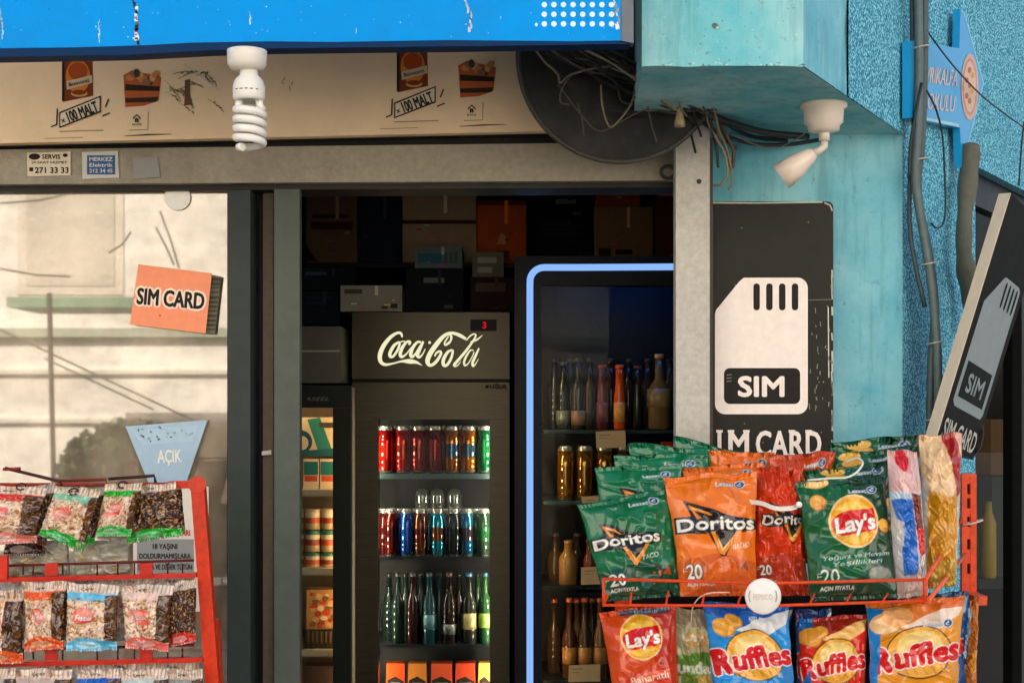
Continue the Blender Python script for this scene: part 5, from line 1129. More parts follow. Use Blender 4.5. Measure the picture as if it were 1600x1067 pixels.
for i, x in enumerate((866, 902, 926, 951)): bottle('amber brown back row bottle, %s from left, lowest neon cooler shelf' % ('first', 'second', 'third', 'fourth')[i], x, 1062, 128, 23, NI + .09, [(50, 34, 18), (60, 38, 18), (54, 34, 18), (66, 42, 20)][i], 'bottles in the back row of the neon cooler', (140, 70, 30))
for q, nm in (([(931, 674), (977, 672), (978, 699), (932, 700)], 'beige price tag below the glowing orange bottle'), ([(908, 886), (942, 885), (943, 912), (908, 913)], 'beige price tag below the gold cans left of the green bag'), ([(889, 1039), (938, 1037), (938, 1064), (888, 1065)], 'beige price tag at the bottom left of the neon cooler'), ([(908, 776), (938, 774), (938, 784), (910, 786)], 'small folded beige price tag between the gold cans')):
    t = thing('price_tag', nm, 'price tag', P(q[3][0], q[3][1], NI - .07), 'price tags in the neon cooler'); one('card', M_PAPER, t, 'slab', q, NI - .075, .003, (205, 164, 120))
    a = Art(facing(NI - .075)); x, y = q[0]; a.stroke([(x + 5, y + 6), (x + 22, y + 5)], 1, (110, 80, 56), 1); a.stroke([(x + 5, y + 11), (x + 16, y + 10.5)], .8, (120, 90, 64), 1); a.build('lettering', M_PAPER, t)
carton('small red pack beside the grey post on the neon cooler shelf', 1034, 690, 1056, 706, NI - .03, .05, (140, 40, 22), group='packs on the neon cooler shelf', name='small_pack', cat='pack')

# behind the side window
def vase(label, name, cat, px, yb, h, w, off, col, mat):
    b = on_side(px, yb, off); k = b.y / FPX; t = thing(name, label, cat, b); mb = MB(); r = w * k / 2; H = h * k
    mb.lathe(b, [(r * .9, 0), (r, H * .03), (r, H * .72), (r * .5, H * .86), (r * .42, H)], col, 20); mb.build('body', mat, t)
fl_ = on_side(1580, 905, -.4)
t = thing('side_shelf', 'dim shelf board inside the side window', 'shelf', fl_); mb = MB(); A = on_side(1528, 905, -.12); B = on_side(1640, 905, -.12); bk = -SN * .5
mb.hexa([A + Vector((0, 0, .0)), B + Vector((0, 0, .0)), B - Vector((0, 0, .03)), A - Vector((0, 0, .03))], [v + bk for v in (A, B, B - Vector((0, 0, .03)), A - Vector((0, 0, .03)))], (60, 54, 44)); mb.build('board', M_MATTE, t)
vase('tall yellow bottle inside the side window behind the red upright', 'oil_bottle', 'bottle', 1544, 903, 120, 24, -.2, (236, 190, 50), M_GLOSS)
t = thing('side_carton', 'brown carton inside the side window near the tilted sign', 'carton', on_side(1580, 700, -.5)); mb = MB(); A = on_side(1548, 655, -.5); B = on_side(1604, 655, -.5); C = on_side(1604, 742, -.5); D = on_side(1548, 742, -.5); bk = -SN * .3
mb.hexa([A, B, C, D], [v + bk for v in (A, B, C, D)], (140, 96, 58)); mb.build('body', M_CARTON, t)
t = thing('side_carton', 'dull grey carton inside the side window under the brown one', 'carton', on_side(1580, 860, -.5)); mb = MB(); A = on_side(1550, 744, -.48); B = on_side(1612, 744, -.48); C = on_side(1612, 903, -.48); D = on_side(1550, 903, -.48)
mb.hexa([A, B, C, D], [v + bk for v in (A, B, C, D)], (78, 84, 76)); mb.build('body', M_CARTON, t)

# ================================================================== CHIP RACK
RC = (222, 70, 24)
FR, BK = 2.86, 3.24
cr = thing('chip_rack', 'orange red wire rack full of crisp bags by the column', 'rack', Vector((P(1230, 0, 3.1).x, 3.1, .12)))
def upright(x0, x1, y0, y1, d, slots):
    mb = MB(); k = 0.012; xs = [x0, (x0 + x1) / 2 - 3.2, (x0 + x1) / 2 + 2.2, x1]
    ys = [y0]
    for s in slots: ys += [s - 8, s + 8]
    ys.append(y1)
    mb.slab([(xs[0], y0), (xs[1], y0), (xs[1], y1), (xs[0], y1)], d, .014, RC); mb.slab([(xs[2], y0), (xs[3], y0), (xs[3], y1), (xs[2], y1)], d, .014, RC)
    for i in range(0, len(ys), 2): mb.slab([(xs[1] - .05, ys[i]), (xs[2] + .05, ys[i]), (xs[2] + .05, ys[i + 1]), (xs[1] - .05, ys[i + 1])], d + .001, .012, RC)
    mb.slab([(xs[1] - .5, y0 + 1), (xs[2] + .5, y0 + 1), (xs[2] + .5, y1), (xs[1] - .5, y1)], d + .0145, .002, (40, 16, 12)); mb.build('upright', M_RED, cr)
yb_ = (EYE - .12) * FPX / BK + HY
upright(1503, 1526, 740, yb_, BK, [764, 786, 815, 850, 888, 960, 1000, 1040]); upright(962, 984, 760, yb_, BK, [800, 860, 960, 1010])
def wire(pts, r=.0032, col=RC, name='wire'):
    mb = MB(); mb.tube([P(*p_) for p_ in pts], r, col, 8); mb.build(name, M_RED, cr)
one('dark_backing', M_DARK, cr, 'slab', [(985, 930), (1502, 930), (1502, 1160), (985, 1160)], BK - .005, .004, (26, 24, 24))  # dark sheet added so the gaps between the lower bags stay dark
for yt, ym, yl, dy in ((904, 945, 938, 0), (1118, 1150, 1148, 0)):
    wire([(942, yt, FR), (1195, yt + 7, FR), (1446, yt + 1, FR)]); wire([(942, ym, FR), (1200, ym + 1, FR), (1446, yl, FR)])
    wire([(943, yt - 2, FR), (943, ym + 2, FR)]); wire([(1445, yt - 2, FR), (1445, yl + 3, FR)], .0042)
    wire([(1446, yt + 2, FR), (1474, yt - 44, FR + .2), (1502, yt - 92, BK)], .0042, (236, 96, 60)); wire([(1450, yl, FR + .01), (1508, yl - 72, BK - .02)], .0046, (238, 110, 72))
    wire([(943, ym, FR), (966, ym - 60, BK)])
    for i in range(9):
        x = 985 + i * 56; wire([(x, ym - 1 - abs(i - 4) * .4, FR), (985 + i * 62 - (985 + i * 62 - 1230) * .02, ym - 62, BK + .01)], .0022)
wire([(972, yb_ - 160, BK + .02), (1516, yb_ - 160, BK + .02)], .005); wire([(972, 1010, BK + .02), (1516, 1010, BK + .02)], .004)
one('bracket_arm', M_RED, cr, 'slab', [(1522, 931), (1543, 931), (1542, 945), (1524, 946)], BK - .06, .08, (222, 84, 44))
mb = MB(); c = P(1192, 931, FR - .006); k = (FR - .006) / FPX; mb.lathe(c, [(28 * k, 0), (28.5 * k, .003), (26 * k, .006), (1e-4, .0065)], (236, 228, 220), 36, axis=(0, -1, 0)); mb.build('badge', M_GLOSS, cr, fix=False)
ar = Art(facing(FR - .0128)); ar.text('PEPSICO', 1192, 932, 9, (208, 198, 190), 1, width=30, bold=.01)
for s_ in (-1, 1): ar.stroke([(1192 + s_ * 20, 922), (1192 + s_ * 22, 931), (1192 + s_ * 20, 940)], 1.3, (150, 140, 134), 1)
ar.build('badge_print', M_PAPER, cr)
mb = MB(); c = P(1520, 816, BK - .006); k = BK / FPX; mb.tube([c + Vector((15 * k * math.cos(a), .012 * math.sin(a), 4 * k * math.cos(a))) for a in [2 * math.pi * i / 18 for i in range(18)]], .0022, (214, 190, 170), 6, closed=True); mb.build('rack_tie', M_GLOSS, None, 'pale cable tie round the red rack upright', 'cable tie')

# ---------------------------------------------------------------- crisp bag prints
def seal_lbl(c, x, y, pale=(214, 220, 222)):
    c.text('Lezzet', x - .17, y + .01, .045, pale, outline=((90, 110, 130), .05), bold=.03, width=.2)
    c.ell(x, y, .062, .05, pale); c.ell(x, y, .052, .042, (38, 76, 122)); c.ell(x - .008, y + .008, .026, .012, pale, 20); c.ell(x + .006, y - .012, .014, .014, pale); c.ell(x + .002, y + .004, .012, .01, (38, 76, 122))
def chips_tri(c, x, y, r, seed, cols):
    g = random.Random(seed)
    for i in range(5):
        a = g.uniform(0, 6.3); xx, yy = x + g.uniform(-r, r), y + g.uniform(-r * .6, r * .6)
        c.poly([(xx + r * .7 * math.cos(a + j * 2.1), yy + r * .7 * math.sin(a + j * 2.1)) for j in range(3)], g.choice(cols))
def C_tri(base, sub, shade, text2='NACHO', asp=1.32, tri=True, dx=0.0, lsc=1.0, dyl=0.0, nolabel=False):
    c = Canvas(asp, base); a0 = asp
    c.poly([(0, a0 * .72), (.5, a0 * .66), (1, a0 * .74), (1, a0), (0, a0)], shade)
    chips_tri(c, .78, a0 * .80, .1, 4, [sub, shade, tuple(v * .8 for v in sub)])
    y = a0 * .40 + dyl; S = lambda p: [(x * lsc + dx, yy + y) for x, yy in p]
    c.poly(S([(.16, -.24), (.60, -.06), (1.0, .0), (1.0, .10), (.76, .14), (.60, .38), (.54, .38), (.40, .14), (.02, .12), (.02, -.06), (.22, -.06)]), (30, 24, 20))
    c.poly(S([(.21, -.19), (.46, -.05), (.42, -.05), (.26, -.12), (.33, -.02), (.28, -.02)]), (238, 146, 70)); c.poly(S([(.24, -.165), (.38, -.085), (.27, -.13)]), (250, 206, 150))
    c.poly(S([(.48, .12), (.56, .32), (.80, .06), (.86, .06), (.58, .37), (.53, .35), (.43, .12)]), (238, 146, 70)); c.poly(S([(.50, .14), (.565, .335), (.70, .18), (.575, .29)]), (250, 200, 130))
    c.text('Doritos', .51 * lsc + dx, y + .03, .135, (244, 238, 226), width=.92 * lsc, bold=.03, rot=0, outline=((26, 22, 20), .06))
    c.stroke = None
    if text2: c.text(text2, .80 * lsc + dx, y + .27, .06, (232, 222, 206), width=.22, rot=8, shear=.2)
    c.text('20', .20, a0 * .80, .15, (240, 236, 226), width=.18, bold=.02, outline=((40, 40, 36), .05)); c.text('TL', .085, a0 * .785, .05, (236, 230, 220), rot=90)
    c.text('AÇIN FIYATLA', .27, a0 * .90, .045, (234, 228, 216), width=.34, bold=.02)
    if not nolabel: seal_lbl(c, .80, a0 * .10)
    return c
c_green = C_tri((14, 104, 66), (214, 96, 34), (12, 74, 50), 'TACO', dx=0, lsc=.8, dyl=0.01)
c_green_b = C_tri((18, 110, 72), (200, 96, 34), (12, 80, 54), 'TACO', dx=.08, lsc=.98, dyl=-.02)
c_orange = C_tri((232, 126, 36), (176, 84, 24), (210, 104, 26), 'NACHO')
c_orange_b = C_tri((236, 126, 70), (190, 90, 40), (214, 106, 50), None)
c_red = C_tri((208, 76, 26), (176, 60, 20), (176, 66, 18), None, dx=.06, lsc=1.14, asp=1.9, nolabel=True)
def C_lays(base, dark, name2, asp=1.35, em=(.56, .50, .27), price=True, chips=True, frame=(238, 168, 60)):
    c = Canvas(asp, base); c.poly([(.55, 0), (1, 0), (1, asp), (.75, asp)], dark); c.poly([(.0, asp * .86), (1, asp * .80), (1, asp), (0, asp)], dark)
    ex, ey, er = em
    c.ell(ex, ey, er + .022, er + .022, (244, 206, 150)); c.ell(ex, ey, er, er, frame); c.ell(ex, ey - er * .3, er * .8, er * .5, (250, 196, 96))
    c.ell(ex, ey + .02, er * .98, er * .52, (206, 40, 28)); c.ell(ex, ey + er * .62, er * .6, er * .3, (248, 190, 90))
    c.poly([(ex - er * .95, ey - .02), (ex - er * .2, ey - er * .42), (ex + er * .9, ey - er * .5), (ex + er * .98, ey + .1), (ex - er * .6, ey + er * .6)], (206, 40, 28))
    c.text("Lay's", ex + .01, ey + .02, er * .62, (250, 244, 236), width=er * 1.72, bold=.035, rot=5, shear=.1, outline=((176, 30, 24), .03))
    if name2: 
        for i, t in enumerate(name2): c.text(t, ex, ey + er + .10 + i * .075, .05, (196, 220, 200), width=.08 * len(t) * .62, rot=3, shear=.25)
    if chips:
        for x, y, r in ((.18, .26, .085), (.92, .56, .07)): c.ell(x, y, r, r * 1.05, (196, 120, 50)); c.ell(x - .008, y - .01, r * .9, r * .92, (240, 178, 92)); c.ell(x + .01, y + r * .5, r * .5, r * .2, (206, 136, 60))
        c.ell(.80, asp * .80, .14, .085, (112, 120, 104)); c.ell(.79, asp * .79, .11, .06, (150, 150, 136))
    if price:
        c.text('20', .22, asp * .80, .15, (238, 236, 226), width=.19, bold=.0, outline=None); c.text('TL', .10, asp * .79, .05, (230, 226, 216), rot=90); c.text('AÇIN FIYATLA', .30, asp * .90, .042, (232, 228, 216), width=.38, bold=.03)
    return c
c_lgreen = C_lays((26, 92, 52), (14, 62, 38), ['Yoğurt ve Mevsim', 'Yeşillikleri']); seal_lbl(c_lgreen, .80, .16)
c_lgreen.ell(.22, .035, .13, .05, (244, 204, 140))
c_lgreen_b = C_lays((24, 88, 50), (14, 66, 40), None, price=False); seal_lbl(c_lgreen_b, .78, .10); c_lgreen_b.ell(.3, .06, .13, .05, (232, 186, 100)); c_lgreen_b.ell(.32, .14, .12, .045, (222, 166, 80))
c_lred = C_lays((208, 86, 46), (180, 62, 32), None, em=(.50, .38, .27), price=False, chips=False)
c_lred.poly([(0, 1.0), (.45, .78), (1, .72), (1, 1.35), (0, 1.35)], (200, 70, 44)); c_lred.poly([(.05, 1.05), (.5, .82), (.9, .78), (.4, 1.0)], (226, 120, 92)); c_lred.text('Baharatlı', .56, .88, .09, (248, 226, 206), width=.56, bold=.01, rot=8); c_lred.rect(.25, .02, .9, .09, (70, 84, 104)); c_lred.text('Lezzetli', .6, .055, .04, (190, 200, 210), width=.3)
c_cream = Canvas(2.2, (196, 190, 150), 160); c_cream.rect(0, 0, 1, .35, (176, 160, 136)); c_cream.poly([(0, 1.0), (1, .8), (1, 1.3), (0, 1.45)], (110, 152, 70)); c_cream.text("Lay's", .56, .50, .2, (238, 228, 196), width=.7, bold=.03); c_cream.ell(.5, .62, .3, .16, (216, 176, 120)); c_cream.text("Lay's", .52, .55, .2, (246, 238, 214), width=.7, bold=.03)
c_cream.text('undan', .5, 1.2, .26, (240, 240, 220), width=.92, bold=.04, rot=4); c_cream.ell(.6, 1.75, .38, .4, (226, 196, 120)); c_cream.ell(.3, 1.6, .2, .3, (120, 150, 70))
def C_ruf(base, mid, name2, asp=1.3, chipc=(240, 176, 88), tcol=(206, 34, 28), ty=.62, streak=(226, 226, 222)):
    c = Canvas(asp, base)
    c.poly([(0, .12), (.35, .30), (1, .10), (1, .0), (0, 0)], mid); c.poly([(.3, .33), (.62, .42), (.95, .22), (1, .05), (.8, .12)], streak) 
    for x, y, r in ((.18, .30, .13), (.30, .22, .10)): c.ell(x, y, r, r * .8, tuple(v * .8 for v in chipc), 30); c.ell(x - .01, y - .01, r * .92, r * .72, chipc, 30)
    c.ell(.52, ty, .36, .30, (60, 52, 40)); c.ell(.52, ty, .345, .285, chipc); c.ell(.52, ty - .08, .25, .16, (248, 210, 140))
    for i in range(6): c.poly([(.24 + i * .1, ty + .16), (.28 + i * .1, ty + .25), (.30 + i * .1, ty + .25), (.27 + i * .1, ty + .16)], tuple(v * .88 for v in chipc))
    c.text('Ruffles', .50, ty + .02, .24, tcol, width=.94, bold=.05, rot=8, outline=((250, 246, 240), .035))
    c.text('R', .12, ty + .07, .28, tcol, width=.17, bold=.06, rot=8, outline=((250, 246, 240), .035))
    if name2: c.text(name2, .52, ty + .44, .085, (232, 238, 242), width=.48, bold=.03, rot=4)
    return c
c_rblue = C_ruf((18, 140, 206), (24, 96, 170), 'ORIGINALS'); c_rblue.text('ÖZEL FIYAT', .62, .20, .05, (220, 228, 232), width=.28, bold=.03)
c_rred = C_ruf((206, 62, 34), (160, 52, 40), None, streak=(236, 190, 120)); c_rred.text('KETÇAP', .55, 1.05, .09, (250, 170, 160), width=.4, bold=.03, rot=4); c_rred.rect(0, 0, .2, .35, (30, 104, 166)); c_rred.ell(.14, .26, .16, .12, (226, 160, 80)); c_rred.poly([(0, .9), (.15, .7), (.12, 1.3), (0, 1.3)], (34, 110, 170))
c_rgold = C_ruf((222, 150, 66), (214, 122, 60), 'PEYNİR SOĞAN', streak=(238, 216, 196)); c_rgold.poly([(0, .05), (.16, .1), (.10, .5), (.05, 1.3), (0, 1.3)], (34, 124, 190)); c_rgold.ell(.16, .28, .15, .12, (244, 200, 150)); c_rgold.ell(.28, .2, .16, .12, (238, 176, 120)); seal_lbl(c_rgold, .82, .30); c_rgold.poly([(.45, .06), (1, 0), (1, .12), (.6, .14)], (222, 120, 70))
c_side = Canvas(3.6, (210, 206, 204), 90); c_side.rect(0, 0, 1, 1.0, (224, 190, 186)); c_side.ell(.42, .22, .2, .28, (200, 40, 40)); c_side.rect(0, 1.0, .58, 1.25, (206, 220, 232)); c_side.poly([(.02, 1.2), (.58, 1.15), (.66, 2.2), (.6, 3.0), (.2, 3.0), (.2, 2.2)], (20, 112, 186)); c_side.poly([(0, 1.6), (.3, 1.75), (.25, 2.3), (0, 2.2)], (214, 210, 206)); c_side.poly([(.58, 1.0), (.92, 1.1), (.9, 1.9), (.66, 1.9)], (112, 40, 30)); c_side.poly([(.66, 1.9), (.95, 1.9), (.95, 2.5), (.72, 2.6)], (196, 40, 22)); c_side.rect(0, 3.0, 1, 3.6, (216, 196, 190))
for i in range(8): c_side.poly([(.66 + i * .035, 2.6), (.68 + i * .035, 2.6), (.72 + i * .03, 3.1), (.70 + i * .03, 3.1)], (90, 60, 50) if i % 2 else (230, 220, 210))
c_gold = Canvas(3.4, (206, 152, 62), 100); c_gold.poly([(0, 0), (1, 0), (1, 1.3), (.62, 1.42), (0, 1.15)], (232, 200, 164)); c_gold.poly([(.5, 0), (.78, 0), (1, .7), (1, 1.6), (.88, 1.5)], (160, 56, 30)); c_gold.poly([(.8, 0), (1, 0), (1, .5)], (220, 170, 160)); c_gold.poly([(0, .8), (.14, 1.2), (.1, 3.0), (0, 3.0)], (200, 196, 188)); c_gold.poly([(.88, 1.4), (1, 1.3), (1, 3.4), (.9, 2.8)], (220, 206, 186)); c_gold.rect(0, 2.8, 1, 3.4, (196, 160, 96))
c_edge = Canvas(4.5, (196, 116, 50), 70); c_edge.poly([(0, 0), (.6, 0), (.5, 2), (.3, 4.5), (0, 4.5)], (24, 96, 140)); c_edge.poly([(.4, .3), (.6, .3), (.35, 3), (.2, 3)], (180, 196, 204)); c_edge.ell(.8, 2.5, .2, .5, (220, 160, 80))

UP = 'crisp bags in the upper basket'; LO = 'crisp bags in the lower basket'
def chip(label, quad, d, cv, grp=UP, **k): return bag('crisp_bag', label, 'crisp bag', grp, quad, d, cv, **k)
# back to front
chip('dark green crisp bag tip poking up beside the grey post', [(1052, 680), (1180, 712), (1180, 860), (1070, 860)], 3.19, c_green_b, seed=31, thick=.014, res=(60, 80))
chip('rearmost green crisp bag by the neon cooler', [(982, 692), (1112, 702), (1112, 860), (990, 860)], 3.16, c_green_b, seed=12, thick=.015, res=(80, 100))
chip('green crisp bag second from the back of the stack', [(957, 712), (1110, 708), (1104, 862), (965, 862)], 3.12, c_green_b, seed=15, thick=.016, res=(80, 100))
chip('green crisp bag just behind the front green one with letters showing', [(929, 730), (1066, 726), (1070, 872), (942, 876)], 3.06, c_green_b, seed=18, thick=.02, dtop=.02)
chip('front green crisp bag at the left end of the upper basket', [(900, 790), (1048, 760), (1068, 930), (944, 940)], 2.95, c_green, seed=21, thick=.032, dtop=.04, wr=1.1, dr=.03, res=(130, 170))
chip('rearmost pale orange crisp bag under the sign lettering', [(1106, 704), (1212, 708), (1212, 860), (1110, 860)], 3.16, c_orange_b, seed=25, thick=.014, res=(70, 90))
chip('pale orange crisp bag just behind the front orange one', [(1066, 732), (1194, 720), (1192, 880), (1075, 880)], 3.06, c_orange_b, seed=27, thick=.018, dtop=.02)
chip('front orange crisp bag in the upper basket', [(1036, 744), (1184, 736), (1184, 930), (1062, 932)], 2.96, c_orange, seed=29, thick=.032, dtop=.05, res=(130, 170))
chip('dull orange red crisp bag behind the clipped red one', [(1200, 712), (1308, 704), (1270, 880), (1200, 880)], 3.10, C_tri((196, 80, 40), (150, 60, 30), (160, 64, 34), None), seed=33, thick=.014, wr=1.3)
chip('red crisp bag with a white clip across its crumpled top', [(1182, 728), (1250, 732), (1266, 930), (1172, 932)], 2.99, c_red, seed=36, thick=.028, wr=1.7, dtop=.05, res=(110, 180))
chip('rearmost dark green crisp bag below the column', [(1296, 692), (1444, 676), (1440, 860), (1300, 860)], 3.18, c_lgreen_b, seed=41, thick=.014)
chip('dark green crisp bag second from the back with printed crisps', [(1286, 712), (1424, 696), (1420, 870), (1290, 870)], 3.12, c_lgreen_b, seed=43, thick=.016)
chip('dark green crisp bag just behind the front round emblem bag', [(1256, 736), (1402, 720), (1404, 880), (1266, 880)], 3.06, c_lgreen_b, seed=45, thick=.018, dtop=.02)
chip('front dark green crisp bag with round emblem in the upper basket', [(1243, 752), (1384, 744), (1404, 934), (1266, 940)], 2.95, c_lgreen, seed=47, thick=.034, dtop=.05, res=(130, 170))
chip('narrow gold and silver crisp bag standing by the red upright', [(1436, 680), (1504, 676), (1494, 915), (1440, 920)], 3.05, c_gold, seed=51, thick=.03, wr=.9, dtop=.02, mat=M_CLEAR, pinch=.02)
chip('narrow clear and blue bag turned sideways in the upper basket', [(1386, 702), (1432, 704), (1450, 930), (1402, 936)], 2.97, c_side, seed=53, thick=.03, wr=.8, mat=M_CLEAR, pinch=-.10)
chip('dark blue crisp bag at the back of the lower basket behind the badge', [(1090, 940), (1240, 946), (1230, 1110), (1100, 1110)], 3.08, C_ruf((20, 60, 110), (24, 60, 110), None), LO, seed=61, thick=.014, res=(60, 80))
chip('blue crisp bag top at the back between the red and gold bags', [(1242, 952), (1300, 950), (1300, 1110), (1244, 1110)], 3.04, C_ruf((26, 96, 160), (24, 60, 110), None), LO, seed=62, thick=.014, res=(60, 80))
chip('dark blue crisp bag lying behind the gold one at the upright', [(1395, 925), (1515, 924), (1510, 1100), (1400, 1100)], 3.08, C_ruf((24, 70, 120), (40, 70, 110), None, streak=(120, 150, 180)), LO, seed=63, thick=.016, res=(70, 90))
chip('slim cream and green crisp bag between the red and blue bags', [(1048, 946), (1124, 958), (1124, 1112), (1058, 1112)], 3.03, c_cream, LO, seed=65, thick=.02, wr=1.4)
chip('red crisp bag with round emblem at the left of the lower basket', [(934, 956), (1058, 944), (1064, 1116), (962, 1116)], 2.95, c_lred, LO, seed=67, thick=.032, dtop=.04, res=(120, 160))
chip('bright blue crisp bag under the round white badge', [(1096, 938), (1234, 946), (1248, 1116), (1116, 1116)], 2.93, c_rblue, LO, seed=69, thick=.034, dtop=.05, res=(130, 160), wr=1.2)
chip('red crisp bag with ridged crisps in the lower basket', [(1246, 966), (1356, 958), (1352, 1116), (1250, 1116)], 2.97, c_rred, LO, seed=71, thick=.03, dtop=.05, res=(110, 150))
chip('gold crisp bag at the right of the lower basket', [(1352, 938), (1508, 930), (1496, 1116), (1358, 1116)], 2.95, c_rgold, LO, seed=73, thick=.034, dtop=.06, res=(130, 160), wr=1.2)
chip('narrow blue and brown crisp bag edge beside the red upright', [(1492, 938), (1530, 934), (1524, 1112), (1486, 1116)], 3.10, c_edge, LO, seed=75, thick=.02, wr=1.4)
bc = thing('bag_clip', 'white plastic clip across the crumpled red crisp bag', 'clip', P(1212, 790, 2.955))
mb = MB(); q = [P(x, y, d) for x, y, d in smooth_path([(1170, 784, 2.985), (1190, 786, 2.965), (1212, 794, 2.95), (1234, 794, 2.95), (1246, 791, 2.955)], 5)]; u = Vector((0, 0, .0048))
for a, b in zip(q[:-1], q[1:]): mb.hexa([a + u, b + u, b - u, a - u], [v + Vector((0, .004, 0)) for v in (a + u, b + u, b - u, a - u)], (222, 212, 200))
mb.build('strap', M_GLOSS, bc); mb = MB(); mb.lathe(P(1248, 788, 2.948), [(5 * 2.95 / FPX, 0), (5 * 2.95 / FPX, .004), (1e-4, .006)], (244, 238, 228), 16, axis=(0, -1, 0)); mb.build('stud', M_GLOSS, bc, fix=False)
mb = MB(); mb.tube([P(*p_) for p_ in smooth_path([(1262, 750, 2.99), (1300, 747, 2.98), (1322, 746, 2.97), (1338, 738, 2.97), (1348, 724, 2.98), (1340, 716, 3.0), (1322, 722, 3.02)], 6)], .0024, (226, 226, 214), 6); mb.build('hook_strip', M_GLOSS, None, 'white curled plastic strip lying on the dark green bag tops', 'plastic strip')
mb = MB(); mb.tube([P(*p_) for p_ in smooth_path([(1080, 972, 2.92), (1082, 950, 2.89), (1092, 934, 2.87), (1110, 926, 2.86), (1140, 925, 2.87)], 6)], .0013, (222, 196, 168), 6); mb.build('string', M_RUBBER, None, 'thin pale string looped over the basket wire by the badge', 'string')

# ================================================================== NUT RACK
NR = 2.92
nr = thing('nut_rack', 'red metal rack with hanging nut bags in front of the window', 'rack', Vector((P(170, 0, NR).x, NR + .1, .12)))
RD = (206, 50, 14)
yb2 = (EYE - .12) * FPX / NR + HY
def rod(pts, r, col=RD, name='rod', d=NR): 
    mb = MB(); mb.tube([P(x, y, d) for x, y in pts], r, col, 8); mb.build(name, M_RED, nr)
one('post', M_RED, nr, 'slab', [(297, 753), (318, 755), (318 + .0755 * (yb2 - 755), yb2), (297 + .0755 * (yb2 - 755), yb2)], NR, .025, RD)
one('post', M_RED, nr, 'slab', [(333, 968), (341, 968), (341 + .05 * (yb2 - 968), yb2), (333 + .05 * (yb2 - 968), yb2)], NR + .12, .02, RD)
one('top_bar', M_RED, nr, 'slab', [(262, 752), (296.8, 751), (296.8, 763), (262, 762)], NR + .003, .02, RD)
one('post', M_RED, nr, 'slab', [(-60, 752), (-40, 752), (-60, yb2), (-80, yb2)], NR, .025, RD)
mb = MB(); mb.tube([P(308, 757, NR - .004), P(308, 757, NR + .03)], .018, RD, 14); mb.build('corner_joint', M_RED, nr)
rod([(-50, 757), (100, 757), (280, 756)], .004, (180, 40, 22), d=NR + .06)
for i, (pts, c_) in enumerate(((smooth_path([(5, 733), (32, 732)], 3), (150, 40, 26)), ([(8, 731), (94, 752), (98, 761)], (70, 20, 16)), ([(94, 751), (166, 749), (167, 757), (98, 760)], (110, 36, 22)), ([(170, 748), (241, 743), (243, 754)], (54, 20, 16)))): rod(pts, .0034, c_, 'hook_wire', NR - .02)
for ys, yw in ((898, 880), (1030, 1012), (1170, 1150)):
    one('shelf_bar', M_RED, nr, 'slab', [(-60, ys + 6), (306 + .0755 * (ys - 890), ys - 3), (306 + .0755 * (ys - 890), ys + 4), (-60, ys + 13)], NR + .004, .02, (196, 38, 18))
    rod([(-40, yw + 5), (303, yw - 5)], .0028, (96, 22, 16), d=NR + .01)
    for x in (80, 228): one('bracket', M_RED, nr, 'slab', [(x - 10, yw), (x + 10, yw - 1), (x + 10, ys + 1), (x - 10, ys + 2)], NR - .002, .004, (190, 40, 24))
    for x in (36, 52, 98, 152, 184, 210, 262, 285): rod([(x, yw), (x, ys)], .0018, (80, 20, 16), d=NR + .01)
one('post', M_RED, nr, 'slab', [(-8, 868), (11, 868), (11, 905), (-8, 905)], NR - .003, .012, (206, 46, 26))
NB = [(206, 150, 100), (232, 190, 140), (180, 116, 70), (240, 214, 176)]; ND_ = [(120, 78, 48), (92, 56, 34), (150, 104, 66)]
def C_nut(band, seed, asp=1.2, dark=.28, alln=False, pale=(238, 214, 196), bot=None, pink=(232, 130, 120)):
    c = Canvas(asp, pale, 280); g = random.Random(seed); bot = bot or band
    c.rect(0, .16, 1, .30, band if not alln else (70, 60, 44))
    c.nuts(.0, .26, 1.0, asp * .84, 330, NB, .027, seed)
    if not alln:
        for i in range(5): c.ell(.38 + g.uniform(-.08, .08), asp * .48 + g.uniform(-.06, .06), .17, .10, [pink, (240, 170, 160), (226, 96, 90)][i % 3], g.uniform(-20, 20))
        c.text('Fıstık', .38, asp * .49, .08, (250, 232, 220), width=.34, bold=.05, outline=((190, 60, 56), .05))
        c.rect(1 - dark, .18, 1, asp * .86, (58, 40, 28)); c.nuts(1 - dark, .2, 1, asp * .84, 130, ND_, .026, seed + 1)
    else: c.rect(0, .2, 1, asp * .86, (50, 34, 24)); c.nuts(0, .2, 1, asp * .86, 420, ND_ + [(206, 160, 116)], .026, seed + 1)
    c.poly([(0, asp * .88), (.3, asp * .78), (.7, asp * .80), (1, asp * .88), (1, asp), (0, asp)], bot)
    c.ell(.42, asp * .90, .26, .07, tuple(min(255, v * .5 + 128) for v in bot)); c.text('gr', .42, asp * .9, .035, (120, 110, 100))
    for i in range(26): x = i / 26; c.rect(x, 0, x + .019, .15, (236, 228, 220) if i % 2 else (176, 160, 148))
    c.text('Çerez', .40, .09, .055, (90, 56, 44), width=.24, bold=.03)
    for i in range(22): x = i / 22; c.rect(x, asp * .97, x + .02, asp, (222, 214, 206))
    return c
GN, PK, OR, BL, BR_, SV = (24, 164, 64), (226, 128, 118), (226, 112, 50), (130, 196, 226), (84, 44, 34), (190, 192, 188)
N1, N2, N3 = 'nut bags on the top hooks of the red rack', 'nut bags on the second row of the red rack', 'nut bags on the bottom row of the red rack'
def nut(label, quad, d, cv, grp, **k): return bag('nut_bag', label, 'nut bag', grp, quad, d, cv, thick=.018, mat=M_CLEAR, res=k.pop('res', (84, 96)), wr=k.pop('wr', 1.0), seal=.12, **k)
